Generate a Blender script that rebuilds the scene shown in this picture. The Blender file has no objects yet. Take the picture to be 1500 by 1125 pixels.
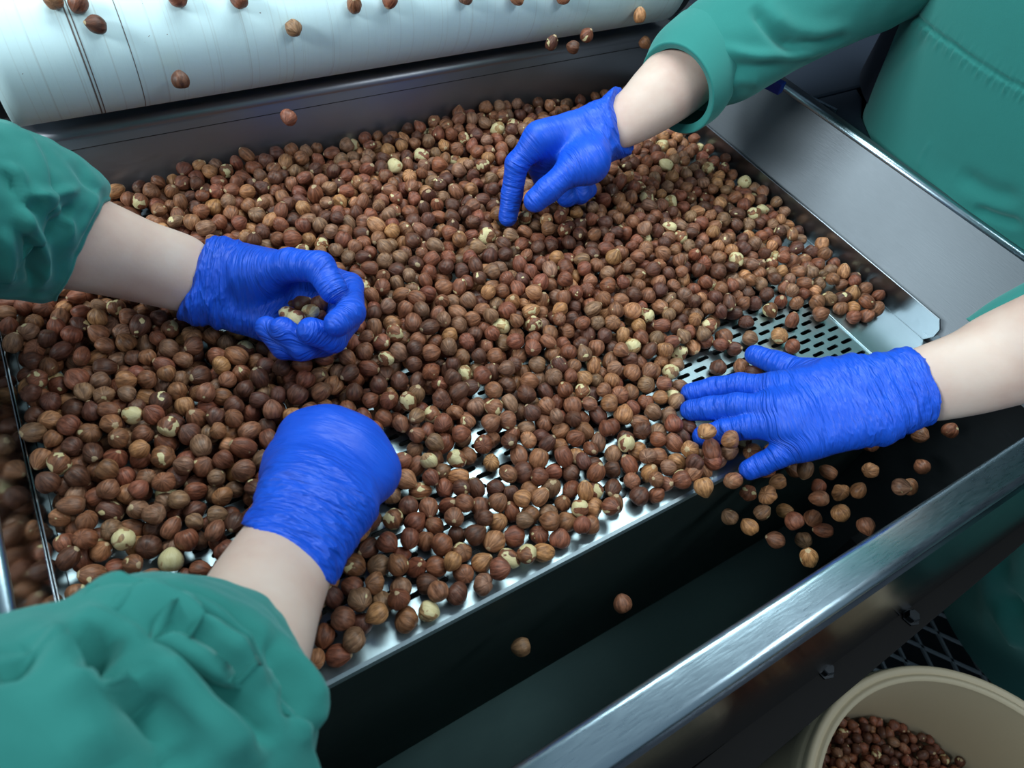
import bpy, math, random
import numpy as np
from mathutils import Vector, noise

random.seed(7)
rng = np.random.default_rng(7)
sc = bpy.context.scene
col = sc.collection

# ------------------------------------------------------------------ camera
ZT = 0.85            # the sieve plate stands 0.85 m above the floor; all builders use z = 0 at the plate
H = 0.44             # camera above the plate
F = 1025.0           # focal length in pixels of a 1500 px wide picture
RC = np.array([[0.85474545, -0.50491181, 0.12030913],
               [-0.33363392, -0.7120131, -0.61783959],
               [0.39761618, 0.48795637, -0.77704566]])   # rows: right, down, forward
CAM = np.array([0.0, 0.0, H])
cd = bpy.data.cameras.new('camera')
cam = bpy.data.objects.new('camera', cd)
col.objects.link(cam)
m4 = np.eye(4)
m4[:3, 0] = RC[0]; m4[:3, 1] = -RC[1]; m4[:3, 2] = -RC[2]
m4[:3, 3] = CAM + [0, 0, ZT]
from mathutils import Matrix
cam.matrix_world = Matrix(m4.tolist())
cd.sensor_width = 36.0
cd.lens = F / 1500 * 36
cd.clip_start = 0.02
cd.dof.use_dof = True
cd.dof.focus_distance = 0.60
cd.dof.aperture_fstop = 11.0
sc.camera = cam

# ------------------------------------------------------------------ light
sc.view_settings.view_transform = 'Standard'
sc.view_settings.look = 'None'
sc.view_settings.gamma = 1.0
sc.view_settings.use_curve_mapping = False
sc.view_settings.exposure = 0.0
w = bpy.data.worlds.new('world'); sc.world = w; w.use_nodes = True
w.node_tree.nodes['Background'].inputs[0].default_value = (0.62, 0.82, 1.0, 1)
w.node_tree.nodes['Background'].inputs[1].default_value = 0.28


def area(name, loc, target, sx, sy, power, color):
    l = bpy.data.lights.new(name, 'AREA'); l.shape = 'RECTANGLE'
    l.size = sx; l.size_y = sy; l.energy = power; l.color = color
    o = bpy.data.objects.new(name, l); col.objects.link(o)
    o.location = (loc[0], loc[1], loc[2] + ZT)
    d = Vector(target) - Vector(loc)
    o.rotation_euler = d.to_track_quat('-Z', 'Y').to_euler()
    return o


area('led_light_over_belt', (0.42, 0.72, 1.15), (0.30, 0.35, 0.0), 1.3, 0.30, 16.0, (0.82, 0.98, 1.0))
area('fill_light_left', (-1.30, 0.38, 1.05), (0.6, 0.20, 0.2), 0.9, 0.4, 34.0, (0.84, 0.97, 1.0))  # added fill lamp that brightens the front of the green coat
area('fill_light_front', (0.95, -0.75, 1.6), (0.5, -0.2, -0.3), 0.9, 0.3, 11.0, (0.86, 0.96, 1.0))  # unseen fill, added to lift the bucket below the table


# ------------------------------------------------------------------ helpers
def ray(px, py):
    return RC.T @ np.array([(px - 750) / F, (py - 562.5) / F, 1.0])


def at(px, py, z):
    d = ray(px, py); t = (z - H) / d[2]
    return np.array([d[0] * t, d[1] * t, z])


def aty(px, py, y):
    d = ray(px, py); t = y / d[1]
    return np.array([d[0] * t, y, H + d[2] * t])


def proj(P):
    c = (np.asarray(P) - CAM) @ RC.T
    return np.stack([750 + F * c[..., 0] / c[..., 2], 562.5 + F * c[..., 1] / c[..., 2], c[..., 2]], -1)


def nrm(v):
    v = np.asarray(v, float); return v / (np.linalg.norm(v) + 1e-12)


ROOT_OFF = {}


def tag(o, label=None, cat=None, group=None, kind=None):
    if label: o['label'] = label
    if cat: o['category'] = cat
    if group: o['group'] = group
    if kind: o['kind'] = kind
    return o


def empty(name, loc, label=None, cat=None, group=None, kind=None):
    o = bpy.data.objects.new(name, None); col.objects.link(o)
    o.empty_display_size = 0.05
    o.location = (loc[0], loc[1], loc[2] + ZT)
    ROOT_OFF[o] = np.asarray(loc, float)
    return tag(o, label, cat, group, kind)


def mesh_obj(name, V, Fc, mat=None, parent=None, smooth=True, label=None, cat=None, group=None, kind=None, attrs=None):
    """one mesh object out of plate-space vertices; a top-level one gets its origin at its base"""
    V = np.asarray(V, float)
    if parent is not None:
        off = ROOT_OFF[parent]
    else:
        lo, hi = V.min(0), V.max(0)
        off = np.array([(lo[0] + hi[0]) / 2, (lo[1] + hi[1]) / 2, lo[2]])
    me = bpy.data.meshes.new(name)
    me.from_pydata((V - off).tolist(), [], Fc if isinstance(Fc, list) else Fc.tolist())
    if smooth:
        me.polygons.foreach_set('use_smooth', np.ones(len(me.polygons), bool))
    for k, (tp, dat) in (attrs or {}).items():
        a = me.attributes.new(k, tp, 'POINT')
        fld = {'FLOAT': 'value', 'FLOAT_VECTOR': 'vector', 'FLOAT_COLOR': 'color'}[tp]
        a.data.foreach_set(fld, np.asarray(dat, np.float32).ravel())
    me.update()
    o = bpy.data.objects.new(name, me); col.objects.link(o)
    if mat: me.materials.append(mat)
    ROOT_OFF[o] = off
    if parent is not None:
        o.parent = parent
    else:
        o.location = (off[0], off[1], off[2] + ZT)
    return tag(o, label, cat, group, kind)


class MB:
    """collects polygons for one mesh"""
    def __init__(s): s.v = []; s.f = []

    def add(s, V, Fc):
        n = len(s.v); s.v += [tuple(map(float, p)) for p in V]
        s.f += [tuple(n + i for i in q) for q in Fc]

    def hexa(s, P):
        s.add(P, [(0, 3, 2, 1), (4, 5, 6, 7), (0, 1, 5, 4), (1, 2, 6, 5), (2, 3, 7, 6), (3, 0, 4, 7)])

    def box(s, lo, hi):
        x0, y0, z0 = lo; x1, y1, z1 = hi
        s.hexa([(x0, y0, z0), (x1, y0, z0), (x1, y1, z0), (x0, y1, z0), (x0, y0, z1), (x1, y0, z1), (x1, y1, z1), (x0, y1, z1)])

    def beam(s, a, b, wv, hv):
        a, b, wv, hv = map(np.asarray, (a, b, wv, hv))
        s.hexa([a - wv - hv, a + wv - hv, b + wv - hv, b - wv - hv, a - wv + hv, a + wv + hv, b + wv + hv, b - wv + hv])

    def sweep(s, prof, a, b, closed=True):
        """profile points (3-D offsets) swept from a to b (prof may be a pair of lists)"""
        pa, pb = prof if isinstance(prof, tuple) else (prof, prof)
        n = len(pa)
        V = [np.asarray(a) + p for p in pa] + [np.asarray(b) + p for p in pb]
        Fc = [(i, (i + 1) % n, n + (i + 1) % n, n + i) for i in range(n if closed else n - 1)]
        if closed: Fc += [tuple(range(n))[::-1], tuple(range(n, 2 * n))]
        s.add(V, Fc)

    def lathe(s, prof, c, n=48, axis=None):
        V = []; Fc = []; m = len(prof)
        ax = nrm(axis if axis is not None else (0, 0, 1))
        u = nrm(np.cross(ax, (0.3, 0.9, 0.1) if abs(ax[2]) > .9 else (0, 0, 1))); v = np.cross(ax, u)
        for i in range(n):
            t = 2 * math.pi * i / n
            for r, z in prof: V.append(np.asarray(c) + u * r * math.cos(t) + v * r * math.sin(t) + ax * z)
        for i in range(n):
            j = (i + 1) % n
            for k in range(m - 1): Fc.append((i * m + k, j * m + k, j * m + k + 1, i * m + k + 1))
        s.add(V, Fc)

    def build(s, name, mat, parent=None, smooth=False, bevel=0, **kw):
        o = mesh_obj(name, s.v, s.f, mat, parent, smooth, **kw)
        if bevel:
            b = o.modifiers.new('b', 'BEVEL'); b.width = bevel; b.segments = 2; b.limit_method = 'ANGLE'
        return o


# ------------------------------------------------------------------ materials
class NT:
    def __init__(s, name):
        s.m = bpy.data.materials.new(name); s.m.use_nodes = True
        s.t = s.m.node_tree; s.n = s.t.nodes; s.l = s.t.links
        s.p = s.n['Principled BSDF']

    def new(s, tp, **kw):
        x = s.n.new(tp)
        for k, v in kw.items():
            if k.startswith('_'): x.inputs[k[1:].replace('_', ' ')].default_value = v
            else: setattr(x, k, v)
        return x

    def link(s, a, b): s.l.new(a, b)

    def noise(s, vec, scale, detail=3, rough=0.55):
        x = s.new('ShaderNodeTexNoise'); x.inputs['Scale'].default_value = scale
        x.inputs['Detail'].default_value = detail; x.inputs['Roughness'].default_value = rough
        if vec is not None: s.link(vec, x.inputs['Vector'])
        return x.outputs['Fac']

    def mapping(s, vec, scale):
        x = s.new('ShaderNodeMapping'); x.inputs['Scale'].default_value = scale
        s.link(vec, x.inputs['Vector']); return x.outputs['Vector']

    def ramp(s, fac, stops):
        x = s.new('ShaderNodeValToRGB'); e = x.color_ramp.elements
        while len(e) < len(stops): e.new(0.5)
        for el, (p, c) in zip(e, stops):
            el.position = p; el.color = c if len(c) == 4 else (*c, 1)
        s.link(fac, x.inputs['Fac']); return x.outputs['Color']

    def math(s, op, a, b=None, clamp=False):
        x = s.new('ShaderNodeMath', operation=op, use_clamp=clamp)
        for i, q in enumerate((a, b)):
            if q is None: continue
            if isinstance(q, (int, float)): x.inputs[i].default_value = q
            else: s.link(q, x.inputs[i])
        return x.outputs[0]

    def mix(s, fac, a, b, mode='MIX'):
        x = s.new('ShaderNodeMix', data_type='RGBA', blend_type=mode)
        for i, q in ((0, fac), (6, a), (7, b)):
            if isinstance(q, (int, float)): x.inputs[i].default_value = q
            elif isinstance(q, tuple): x.inputs[i].default_value = q if len(q) == 4 else (*q, 1)
            else: s.link(q, x.inputs[i])
        return x.outputs[2]

    def bump(s, h, strength, dist=0.001):
        x = s.new('ShaderNodeBump'); x.inputs['Strength'].default_value = strength
        x.inputs['Distance'].default_value = dist
        s.link(h, x.inputs['Height']); s.link(x.outputs['Normal'], s.p.inputs['Normal'])

    def set(s, **kw):
        for k, v in kw.items():
            k = k.replace('_', ' ')
            if isinstance(v, tuple) and len(v) == 3: v = (*v, 1)
            if hasattr(v, 'is_output'): s.link(v, s.p.inputs[k])
            else: s.p.inputs[k].default_value = v
        return s


def srgb(r, g, b):
    f = lambda c: ((c / 255 + 0.055) / 1.055) ** 2.4 if c > 10 else c / 255 / 12.92
    return (f(r), f(g), f(b))


def steel(name, base, rough, streak=(4, 120, 120), amp=0.10, scratch=0.3, smudge=True):
    n = NT(name); g = n.new('ShaderNodeNewGeometry').outputs['Position']
    s1 = n.noise(n.mapping(g, streak), 6, 4)
    s2 = n.noise(g, 9, 4)
    r = n.math('ADD', n.math('MULTIPLY', s1, amp), n.math('ADD', n.math('MULTIPLY', s2, amp * 1.2), rough - amp * 1.1))
    c = n.mix(n.math('MULTIPLY', s2, 0.5), base, tuple(x * 0.72 for x in base))
    n.set(Metallic=1.0, Roughness=r, Base_Color=c)
    n.bump(s1, scratch, 0.0004)
    return n.m


M_sieve = steel('sieve_steel', (0.42, 0.52, 0.555), 0.36, (60, 8, 60), 0.10, 0.12)
M_mirror = steel('polished_steel', (0.60, 0.62, 0.64), 0.13, (10, 60, 60), 0.05, 0.03)
M_wall = steel('brushed_steel', (0.17, 0.185, 0.205), 0.48, (160, 14, 160), 0.12, 0.26)
M_back = steel('dull_steel', (0.30, 0.30, 0.33), 0.42, (10, 90, 90), 0.12, 0.06)
M_rim = steel('rim_steel', (0.50, 0.64, 0.72), 0.30, (14, 130, 130), 0.18, 0.25)
M_plate = steel('worn_plate_steel', (0.30, 0.32, 0.35), 0.30, (60, 10, 60), 0.08, 0.05)
M_dark = steel('chute_steel', (0.15, 0.21, 0.205), 0.50, (10, 60, 60), 0.10, 0.08)


def plain(name, c, rough=0.6, metal=0.0, nscale=30, namp=0.25, bump=0.0, bscale=200, spec=0.5):
    n = NT(name); g = n.new('ShaderNodeNewGeometry').outputs['Position']
    f = n.noise(g, nscale, 4)
    n.set(Base_Color=n.mix(n.math('MULTIPLY', f, namp * 2), c, tuple(x * (1 - namp) for x in c)), Roughness=rough, Metallic=metal)
    n.p.inputs['Specular IOR Level'].default_value = spec
    if bump: n.bump(n.noise(g, bscale, 3), bump, 0.0006)
    return n.m


M_black = plain('black_paint', (0.010, 0.011, 0.013), 0.45, 0.0)
M_navy = plain('navy_panel', (0.017, 0.026, 0.045), 0.55, 0.0, 12, 0.3)
M_navycloth = plain('navy_cloth', (0.016, 0.020, 0.036), 0.85, 0.0, 60, 0.3)
M_floor = plain('floor_dark', (0.020, 0.028, 0.036), 0.7, 0, 14, 0.4)
M_grate = plain('grate_steel', (0.42, 0.48, 0.52), 0.6, 0.0, 60, 0.4)
M_shelf = plain('shelf_paint', (0.006, 0.007, 0.008), 0.45, 0.0, spec=0.2)
M_rail = plain('rail_paint', (0.009, 0.008, 0.008), 0.6, 0.0, spec=0.2)
M_bolt = plain('bolt_steel', (0.05, 0.054, 0.06), 0.42, 1.0)
M_bucket = plain('beige_plastic', srgb(206, 190, 160), 0.55, 0, 60, 0.12, 0.08, 400)
M_smudge = plain('pale_residue', (0.16, 0.17, 0.17), 0.7, 0, 160, 0.6)
M_crumb = plain('nut_crumbs', srgb(120, 80, 55), 0.8, 0, 300, 0.6)
M_crumbpale = plain('pale_crumbs', srgb(215, 195, 160), 0.8, 0, 300, 0.3)


def belt_mat():
    n = NT('white_belt'); g = n.new('ShaderNodeNewGeometry').outputs['Position']
    fine = n.noise(n.mapping(g, (1.0, 0.3, 0.3)), 210, 4)
    lines = n.noise(n.mapping(g, (1, 0.0, 0.0)), 170, 5, 0.75)
    smear = n.noise(n.mapping(g, (6, 1, 1)), 12, 3)
    a = n.ramp(lines, [(0.54, (0, 0, 0)), (0.66, (1, 1, 1))])
    a = n.math('MULTIPLY', a, n.math('MULTIPLY', smear, 0.75))
    c = n.mix(a, srgb(208, 232, 236), srgb(146, 136, 120))
    specks = n.ramp(n.noise(g, 260, 2), [(0.775, (0, 0, 0)), (0.79, (1, 1, 1))])
    c = n.mix(n.math('MULTIPLY', specks, 0.8), c, srgb(96, 60, 44))
    n.set(Base_Color=c, Roughness=0.48)
    n.bump(fine, 0.28, 0.0007)
    return n.m


M_belt = belt_mat()


def cloth_mat(name, c):
    n = NT(name); g = n.new('ShaderNodeTexCoord').outputs['Object']
    f = n.noise(g, 16, 4); wv = n.noise(g, 1500, 2)
    c1 = n.mix(n.math('MULTIPLY', f, 0.8), c, tuple(x * 0.80 for x in c))
    n.set(Base_Color=c1, Roughness=0.92)
    n.p.inputs['Sheen Weight'].default_value = 0.25
    n.p.inputs['Sheen Roughness'].default_value = 0.5
    n.p.inputs['Sheen Tint'].default_value = (0.5, 0.95, 0.9, 1)
    n.bump(n.math('ADD', wv, n.math('MULTIPLY', n.noise(g, 120, 4), 1.6)), 0.22, 0.0006)
    return n.m


M_cloth = cloth_mat('green_cloth', srgb(37, 124, 117))


def skin_mat():
    n = NT('skin'); g = n.new('ShaderNodeTexCoord').outputs['Object']
    f = n.noise(g, 26, 4); h = n.noise(g, 420, 4)
    c = n.ramp(f, [(0.3, srgb(196, 162, 149)), (0.5, srgb(204, 176, 162)), (0.72, srgb(210, 187, 174))])
    n.set(Base_Color=c, Roughness=0.55)
    n.p.inputs['Subsurface Weight'].default_value = 0.12
    n.p.inputs['Subsurface Radius'].default_value = (0.006, 0.0025, 0.0015)
    n.p.inputs['Subsurface Scale'].default_value = 0.6
    n.bump(h, 0.10, 0.0008)
    return n.m


M_skin = skin_mat()


def glove_mat():
    n = NT('blue_nitrile')
    wr = n.new('ShaderNodeAttribute', attribute_name='wr').outputs['Vector']
    am = n.new('ShaderNodeAttribute', attribute_name='wamt').outputs['Fac']
    a = n.noise(n.mapping(wr, (1.0, 0.16, 0.16)), 230, 3, 0.5)      # creases across the limb
    b = n.noise(n.mapping(wr, (1.0, 0.35, 0.35)), 95, 3, 0.5)
    rid = n.math('SUBTRACT', 1.0, n.math('ABSOLUTE', n.math('MULTIPLY', n.math('SUBTRACT', a, 0.5), 5.0)), True)
    rib = n.math('SUBTRACT', 1.0, n.math('ABSOLUTE', n.math('MULTIPLY', n.math('SUBTRACT', b, 0.5), 4.5)), True)
    h = n.math('MULTIPLY', n.math('ADD', n.math('MULTIPLY', rid, 0.5), rib), am)
    g = n.new('ShaderNodeNewGeometry').outputs['Position']
    f = n.noise(g, 60, 3)
    c = n.mix(f, srgb(12, 70, 194), srgb(24, 90, 218))
    n.set(Base_Color=c, Roughness=0.46)
    n.p.inputs['Specular IOR Level'].default_value = 0.40
    n.bump(h, 0.95, 0.0018)
    return n.m


M_glove = glove_mat()


def nut_mat():
    n = NT('hazelnut_skin')
    tint = n.new('ShaderNodeAttribute', attribute_name='tint').outputs['Color']
    lc = n.new('ShaderNodeAttribute', attribute_name='lc').outputs['Vector']
    pe = n.new('ShaderNodeAttribute', attribute_name='peel').outputs['Fac']
    sd = n.new('ShaderNodeAttribute', attribute_name='seed').outputs['Vector']
    sep = n.new('ShaderNodeSeparateXYZ'); n.link(lc, sep.inputs[0])
    x, y, z = sep.outputs
    rr = n.math('SQRT', n.math('ADD', n.math('ADD', n.math('MULTIPLY', x, x), n.math('MULTIPLY', y, y)), 0.012))
    cmb = n.new('ShaderNodeCombineXYZ')
    n.link(n.math('DIVIDE', x, rr), cmb.inputs[0]); n.link(n.math('DIVIDE', y, rr), cmb.inputs[1])
    n.link(n.math('MULTIPLY', z, 0.30), cmb.inputs[2])
    ad = n.new('ShaderNodeVectorMath', operation='ADD'); n.link(cmb.outputs[0], ad.inputs[0]); n.link(sd, ad.inputs[1])
    st = n.noise(ad.outputs[0], 3.6, 4, 0.6)
    ad2 = n.new('ShaderNodeVectorMath', operation='ADD'); n.link(lc, ad2.inputs[0]); n.link(sd, ad2.inputs[1])
    bl = n.noise(ad2.outputs[0], 1.6, 3, 0.6)
    k = n.ramp(st, [(0.34, (0.50, 0.45, 0.42)), (0.5, (0.98, 0.96, 0.94)), (0.66, (1.50, 1.52, 1.50))])
    c = n.mix(1.0, tint, k, 'MULTIPLY')
    c = n.mix(n.ramp(bl, [(0.5, (0, 0, 0)), (0.75, (0.55, 0.55, 0.55))]), c, n.mix(1.0, c, (0.55, 0.48, 0.46), 'MULTIPLY'))
    # pale kernel where the skin has come off
    b2 = n.noise(ad2.outputs[0], 1.0, 1.5, 0.5)
    pm = n.math('ADD', b2, pe)
    pf = n.ramp(n.math('ADD', pm, n.math('MULTIPLY', st, 0.03)), [(0.82, (0, 0, 0)), (0.835, (1, 1, 1))])
    c = n.mix(pf, c, n.mix(st, srgb(196, 176, 120), srgb(226, 212, 168)))
    # dull scar at the base and pale thread at the tip
    tip = n.ramp(n.math('ADD', z, n.math('MULTIPLY', st, 0.10)), [(0.0, (0, 0, 0)), (1.0, (0, 0, 0))])
    tf = n.math('GREATER_THAN', n.math('ADD', z, n.math('MULTIPLY', bl, 0.12)), 1.285)
    c = n.mix(n.math('MULTIPLY', tf, 0.7), c, srgb(205, 180, 140))
    sc_ = n.math('LESS_THAN', n.math('ADD', z, n.math('MULTIPLY', bl, 0.2)), -0.83)
    c = n.mix(n.math('MULTIPLY', sc_, 0.22), c, srgb(150, 120, 92))
    n.set(Base_Color=c, Roughness=n.math('ADD', n.math('MULTIPLY', bl, 0.25), 0.32))
    n.p.inputs['Specular IOR Level'].default_value = 0.40
    n.bump(st, 0.55, 0.0012)
    return n.m


M_nut = nut_mat()

# ------------------------------------------------------------------ the room
fl = MB(); fl.box((-2.0, -2.0, -0.90), (3.0, 3.0, -0.85))
fl.build('floor', M_floor, kind='structure')
wb = MB(); wb.box((-2.0, 2.6, -0.85), (3.0, 2.7, 1.9)); wb.build('wall_back', M_navy, kind='structure')
wr_ = MB(); wr_.box((2.6, -2.0, -0.85), (2.7, 2.6, 1.9)); wr_.build('wall_right', M_navy, kind='structure')

# expanded metal walkway grating on the floor
gv = MB()
o0 = np.array([1.15, -0.2, -0.835])
da = at(1440, 945, -0.835)[:2] - at(1400, 905, -0.835)[:2]
ga, gb = np.array([0.030, -0.052]), np.array([0.058, 0.002])
pa = at(1397, 907, -0.835); pb = at(1418, 946, -0.835); pc = at(1440, 926, -0.835)
ga = (pb - pa)[:2]; gb = (pc - pa)[:2]


def strand(p, q, wd=0.0024, hz=0.003):
    d = nrm(np.append(q - p, 0)); s_ = np.cross((0, 0, 1), d) * wd
    gv.beam(np.append(p, -0.838), np.append(q, -0.838), s_, np.array([0, 0, hz]))


for i in range(-24, 25):
    for j in range(-24, 25):
        p = pa[:2] + ga * i + gb * j
        if not (0.75 < p[0] < 1.75 and -0.65 < p[1] < 0.35): continue
        strand(p, p + ga); strand(p, p + gb)
gv.build('walkway_grating', M_grate, label='grey expanded metal walkway grating with diamond openings on the floor', cat='grating')

# ------------------------------------------------------------------ sorting table (outer hopper)
XL, XR, YL, YB = -0.102, 0.606, 0.127, 0.604
ZR = 0.092
tb = empty('sorting_table', (0.25, 0.3, -0.85), 'steel sorting table with hopper walls around the hazelnut sieve', 'sorting table')
RF = np.array([0.640, 0.640, ZR]); RN = np.array([0.684, 0.030, 0.075])      # right rim, far and near


def cyl(p0, p1, r, n=14):
    m = MB(); ax = nrm(np.asarray(p1) - p0); u = nrm(np.cross(ax, (0, 0.31, 0.95))); v = np.cross(ax, u)
    m.sweep([u * r * math.cos(2 * math.pi * i / n) + v * r * math.sin(2 * math.pi * i / n) for i in range(n)], p0, p1)
    return m


# back panel: wall, rolled rim, flat flange
m = MB(); n_ = 10
prof = [np.array([0, 0.0, -0.30]), np.array([0, 0.0, 0.0735]), np.array([0, 0.0006, 0.0745])]
for i in range(n_ + 1):
    a = math.pi - math.pi / 2 * i / n_
    prof.append(np.array([0, 0.0076 + 0.007 * math.cos(a), 0.0755 + 0.007 * math.sin(a)]))
prof += [np.array([0, 0.075, 0.079]), np.array([0, 0.075, 0.074]), np.array([0, 0.0076, 0.074]), np.array([0, 0.004, -0.30])]
m.sweep(prof, (XL - 0.02, YB, 0), (0.70, YB, 0)); m.build('back_panel', M_back, tb, True)
m = MB(); m.box((XL - .02, YB - .0003, .0655), (.66, YB + .001, .0661)); m.build('bend_mark', M_black, tb)
# right panel, leaning outwards, reaching down into the chute
m = MB()
A0 = np.array([XR + 0.004, 0.612, 0.012]); A1 = np.array([XR + 0.004, 0.024, 0.012])
th = np.array([0.004, 0, -0.001])
NA, NB = 40, 8
for off in (th * 0, th):
    m.add([(A1 + (A0 - A1) * (i / NA)) * (1 - k / NB) + (RN + (RF - RN) * (i / NA)) * (k / NB) + off for i in range(NA + 1) for k in range(NB + 1)],
          [(i * (NB + 1) + k, (i + 1) * (NB + 1) + k, (i + 1) * (NB + 1) + k + 1, i * (NB + 1) + k + 1) for i in range(NA) for k in range(NB)])
m.build('right_panel', M_wall, tb, True)
m = MB()
m.hexa([(XR + .004, .024, -.35), (XR + .008, .024, -.35), (XR + .008, .612, -.35), (XR + .004, .612, -.35), A1, A1 + th, A0 + th, A0])
m.build('right_panel_lower', M_wall, tb)
m = cyl(RF + [0.003, 0, 0], RN + [0.003, 0, 0], 0.0042)
m.build('right_rim', M_rim, tb, True, label='bright round edge of the right panel')
m = MB(); m.hexa([RN + [.004, 0, -.006], RN + [.014, 0, -.006], RF + [.030, 0, -.006], RF + [.004, 0, -.006], RN + [.004, 0, .0], RN + [.014, 0, -.002], RF + [.030, 0, -.002], RF + [.004, 0, 0]])
m.build('right_flange', M_back, tb)
# left panel, near vertical and polished
LF = np.array([XL - 0.0095, 0.612, 0.066]); LN = np.array([XL - 0.0095, 0.02, 0.066])
m = MB(); th = np.array([-0.004, 0, 0])
q0, q1 = np.array([XL - .0012, .02, .024]), np.array([XL - .0012, .612, .024])
m.hexa([q0 + th, q0, q1, q1 + th, LN + th, LN, LF, LF + th])
d0 = np.array([0, 0, -.32]); m.hexa([q0 + d0 + th, q0 + d0, q1 + d0, q1 + d0 + th, q0 + th, q0, q1, q1 + th])
m.build('left_panel', M_mirror, tb)
cyl(LF + [-.004, 0, 0], LN + [-.004, 0, 0], 0.0045).build('left_rim', M_rim, tb, True)
# front panel with the wide worn rim
XE, XE2 = -0.14, 0.70
ZF = 0.058
m = MB(); m.box((XE, 0.030, -0.35), (XE2, 0.034, ZF - 0.008)); m.build('front_panel', M_dark, tb)
prof = []
for i in range(9):
    a = -0.3 + (math.pi / 2 + 0.3) * i / 8
    prof.append(np.array([0, 0.0295 + 0.0045 * math.cos(a), ZF - 0.0045 + 0.0045 * math.sin(a)]))
for i in range(11):
    a = math.pi / 2 + (math.pi / 2 + 0.5) * i / 10
    prof.append(np.array([0, 0.0150 + 0.0062 * math.cos(a), ZF - 0.0062 + 0.0062 * math.sin(a)]))
prof.append(np.array([0, 0.016, ZF - 0.022])); prof.append(np.array([0, 0.029, ZF - 0.022]))
m = MB(); m.sweep(prof, (XE, 0, 0), (XE2, 0, 0))
fr = m.build('front_rim', M_rim, tb, True, label='scratched pale steel rim along the front')
# lower skirt that leans towards the worker, and the chute plates
m = MB(); m.hexa([(XE, -.016, -.100), (XE2, -.016, -.100), (XE2, -.010, -.100), (XE, -.010, -.100), (XE, .006, ZF - .02), (XE2, .006, ZF - .02), (XE2, .012, ZF - .02), (XE, .012, ZF - .02)])
m.build('front_skirt', steel('skirt_steel', (0.13, 0.14, 0.16), 0.16, (14, 90, 90), 0.08, 0.05), tb)
P = [at(x, y, -.130) for x, y in ((1525, 690), (1525, 775), (1320, 930), (1190, 1035), (1060, 1145), (940, 1240), (800, 1180))]
m = MB(); m.sweep([p * 1.0 for p in P], (0, 0, 0), (0, 0, -.006)); m.build('lower_shelf', M_shelf, tb)
m = MB(); m.hexa([(XL - .02, .03, -.36), (XR + .006, .03, -.36), (XR + .006, .60, -.25), (XL - .02, .60, -.25), (XL - .02, .03, -.355), (XR + .006, .03, -.355), (XR + .006, .60, -.245), (XL - .02, .60, -.245)])
m.build('chute_floor', M_dark, tb)
# slanting support rail with bolts under the front rim
b0 = at(1530, 740, -0.122); b1 = at(900, 1257, -0.122)
m = MB(); ax = nrm(b1 - b0); sd = nrm(np.cross(ax, (0, 0, 1)))
m.beam(b0, b1, sd * 0.013, np.array([0, 0, 0.004])); m.beam(b0 + sd * .011 - [0, 0, .02], b1 + sd * .011 - [0, 0, .02], sd * 0.002, np.array([0, 0, .02]))
m.build('support_rail', M_rail, tb, bevel=0.001)
for px, py in ((1478, 762), (1333, 905), (1208, 982)):
    d = ray(px, py); nrm_ = nrm(np.cross(ax, sd)); nrm_ = nrm_ if nrm_[2] > 0 else -nrm_
    t = ((b0 + [0, 0, .004] - CAM) @ nrm_) / (d @ nrm_); c = CAM + d * t
    m = MB(); m.lathe([(0, .0075), (.0048, .0075), (.0055, .0065), (.0055, 0.0015), (.0078, .0015), (.0078, 0)], c, 6, nrm_)
    m.build('bolt', M_bolt, tb)
for q in (((1160, 985), (1180, 972), (1197, 1005), (1178, 1035)), ((1170, 1040), (1208, 1008), (1212, 1022), (1185, 1062))):
    P = [at(x, y, -0.126) for x, y in q]
    m = MB(); m.hexa([p - [0, 0, .003] for p in P] + P)
    m.build('backing_plate', M_smudge, tb)
# legs (mostly out of sight)
for x, y in ((XL - .02, .05), (XR + .01, .05), (XL - .02, .59), (XR + .01, .59)):
    m = MB(); m.box((x - .02, y - .02, -.85), (x + .02, y + .02, -.25)); m.build('leg', M_black, tb)

# ------------------------------------------------------------------ vibrating sieve tray
tr = empty('sieve_tray', (0.25, 0.35, -0.0025), 'vibrating steel sieve tray with slotted plate holding the hazelnuts', 'sieve tray')
SX0, SX1 = -0.045, 0.543       # perforated field
SY0, SY1 = 0.150, 0.5995
PX, PY = 0.0186, 0.0082
LS, WS = 0.0134, 0.0038
nx = int((SX1 - SX0) / PX); ny = int((SY1 - SY0) / PY)
PX = (SX1 - SX0) / nx; PY = (SY1 - SY0) / ny
V = []; Fc = []
hole = []
for k in range(7):
    a = -math.pi / 2 + math.pi * k / 6; hole.append((LS / 2 - WS / 2 + WS / 2 * math.cos(a), WS / 2 * math.sin(a)))
for k in range(7):
    a = math.pi / 2 + math.pi * k / 6; hole.append((-LS / 2 + WS / 2 + WS / 2 * math.cos(a), WS / 2 * math.sin(a)))
nh = len(hole)
T = 0.0016
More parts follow.
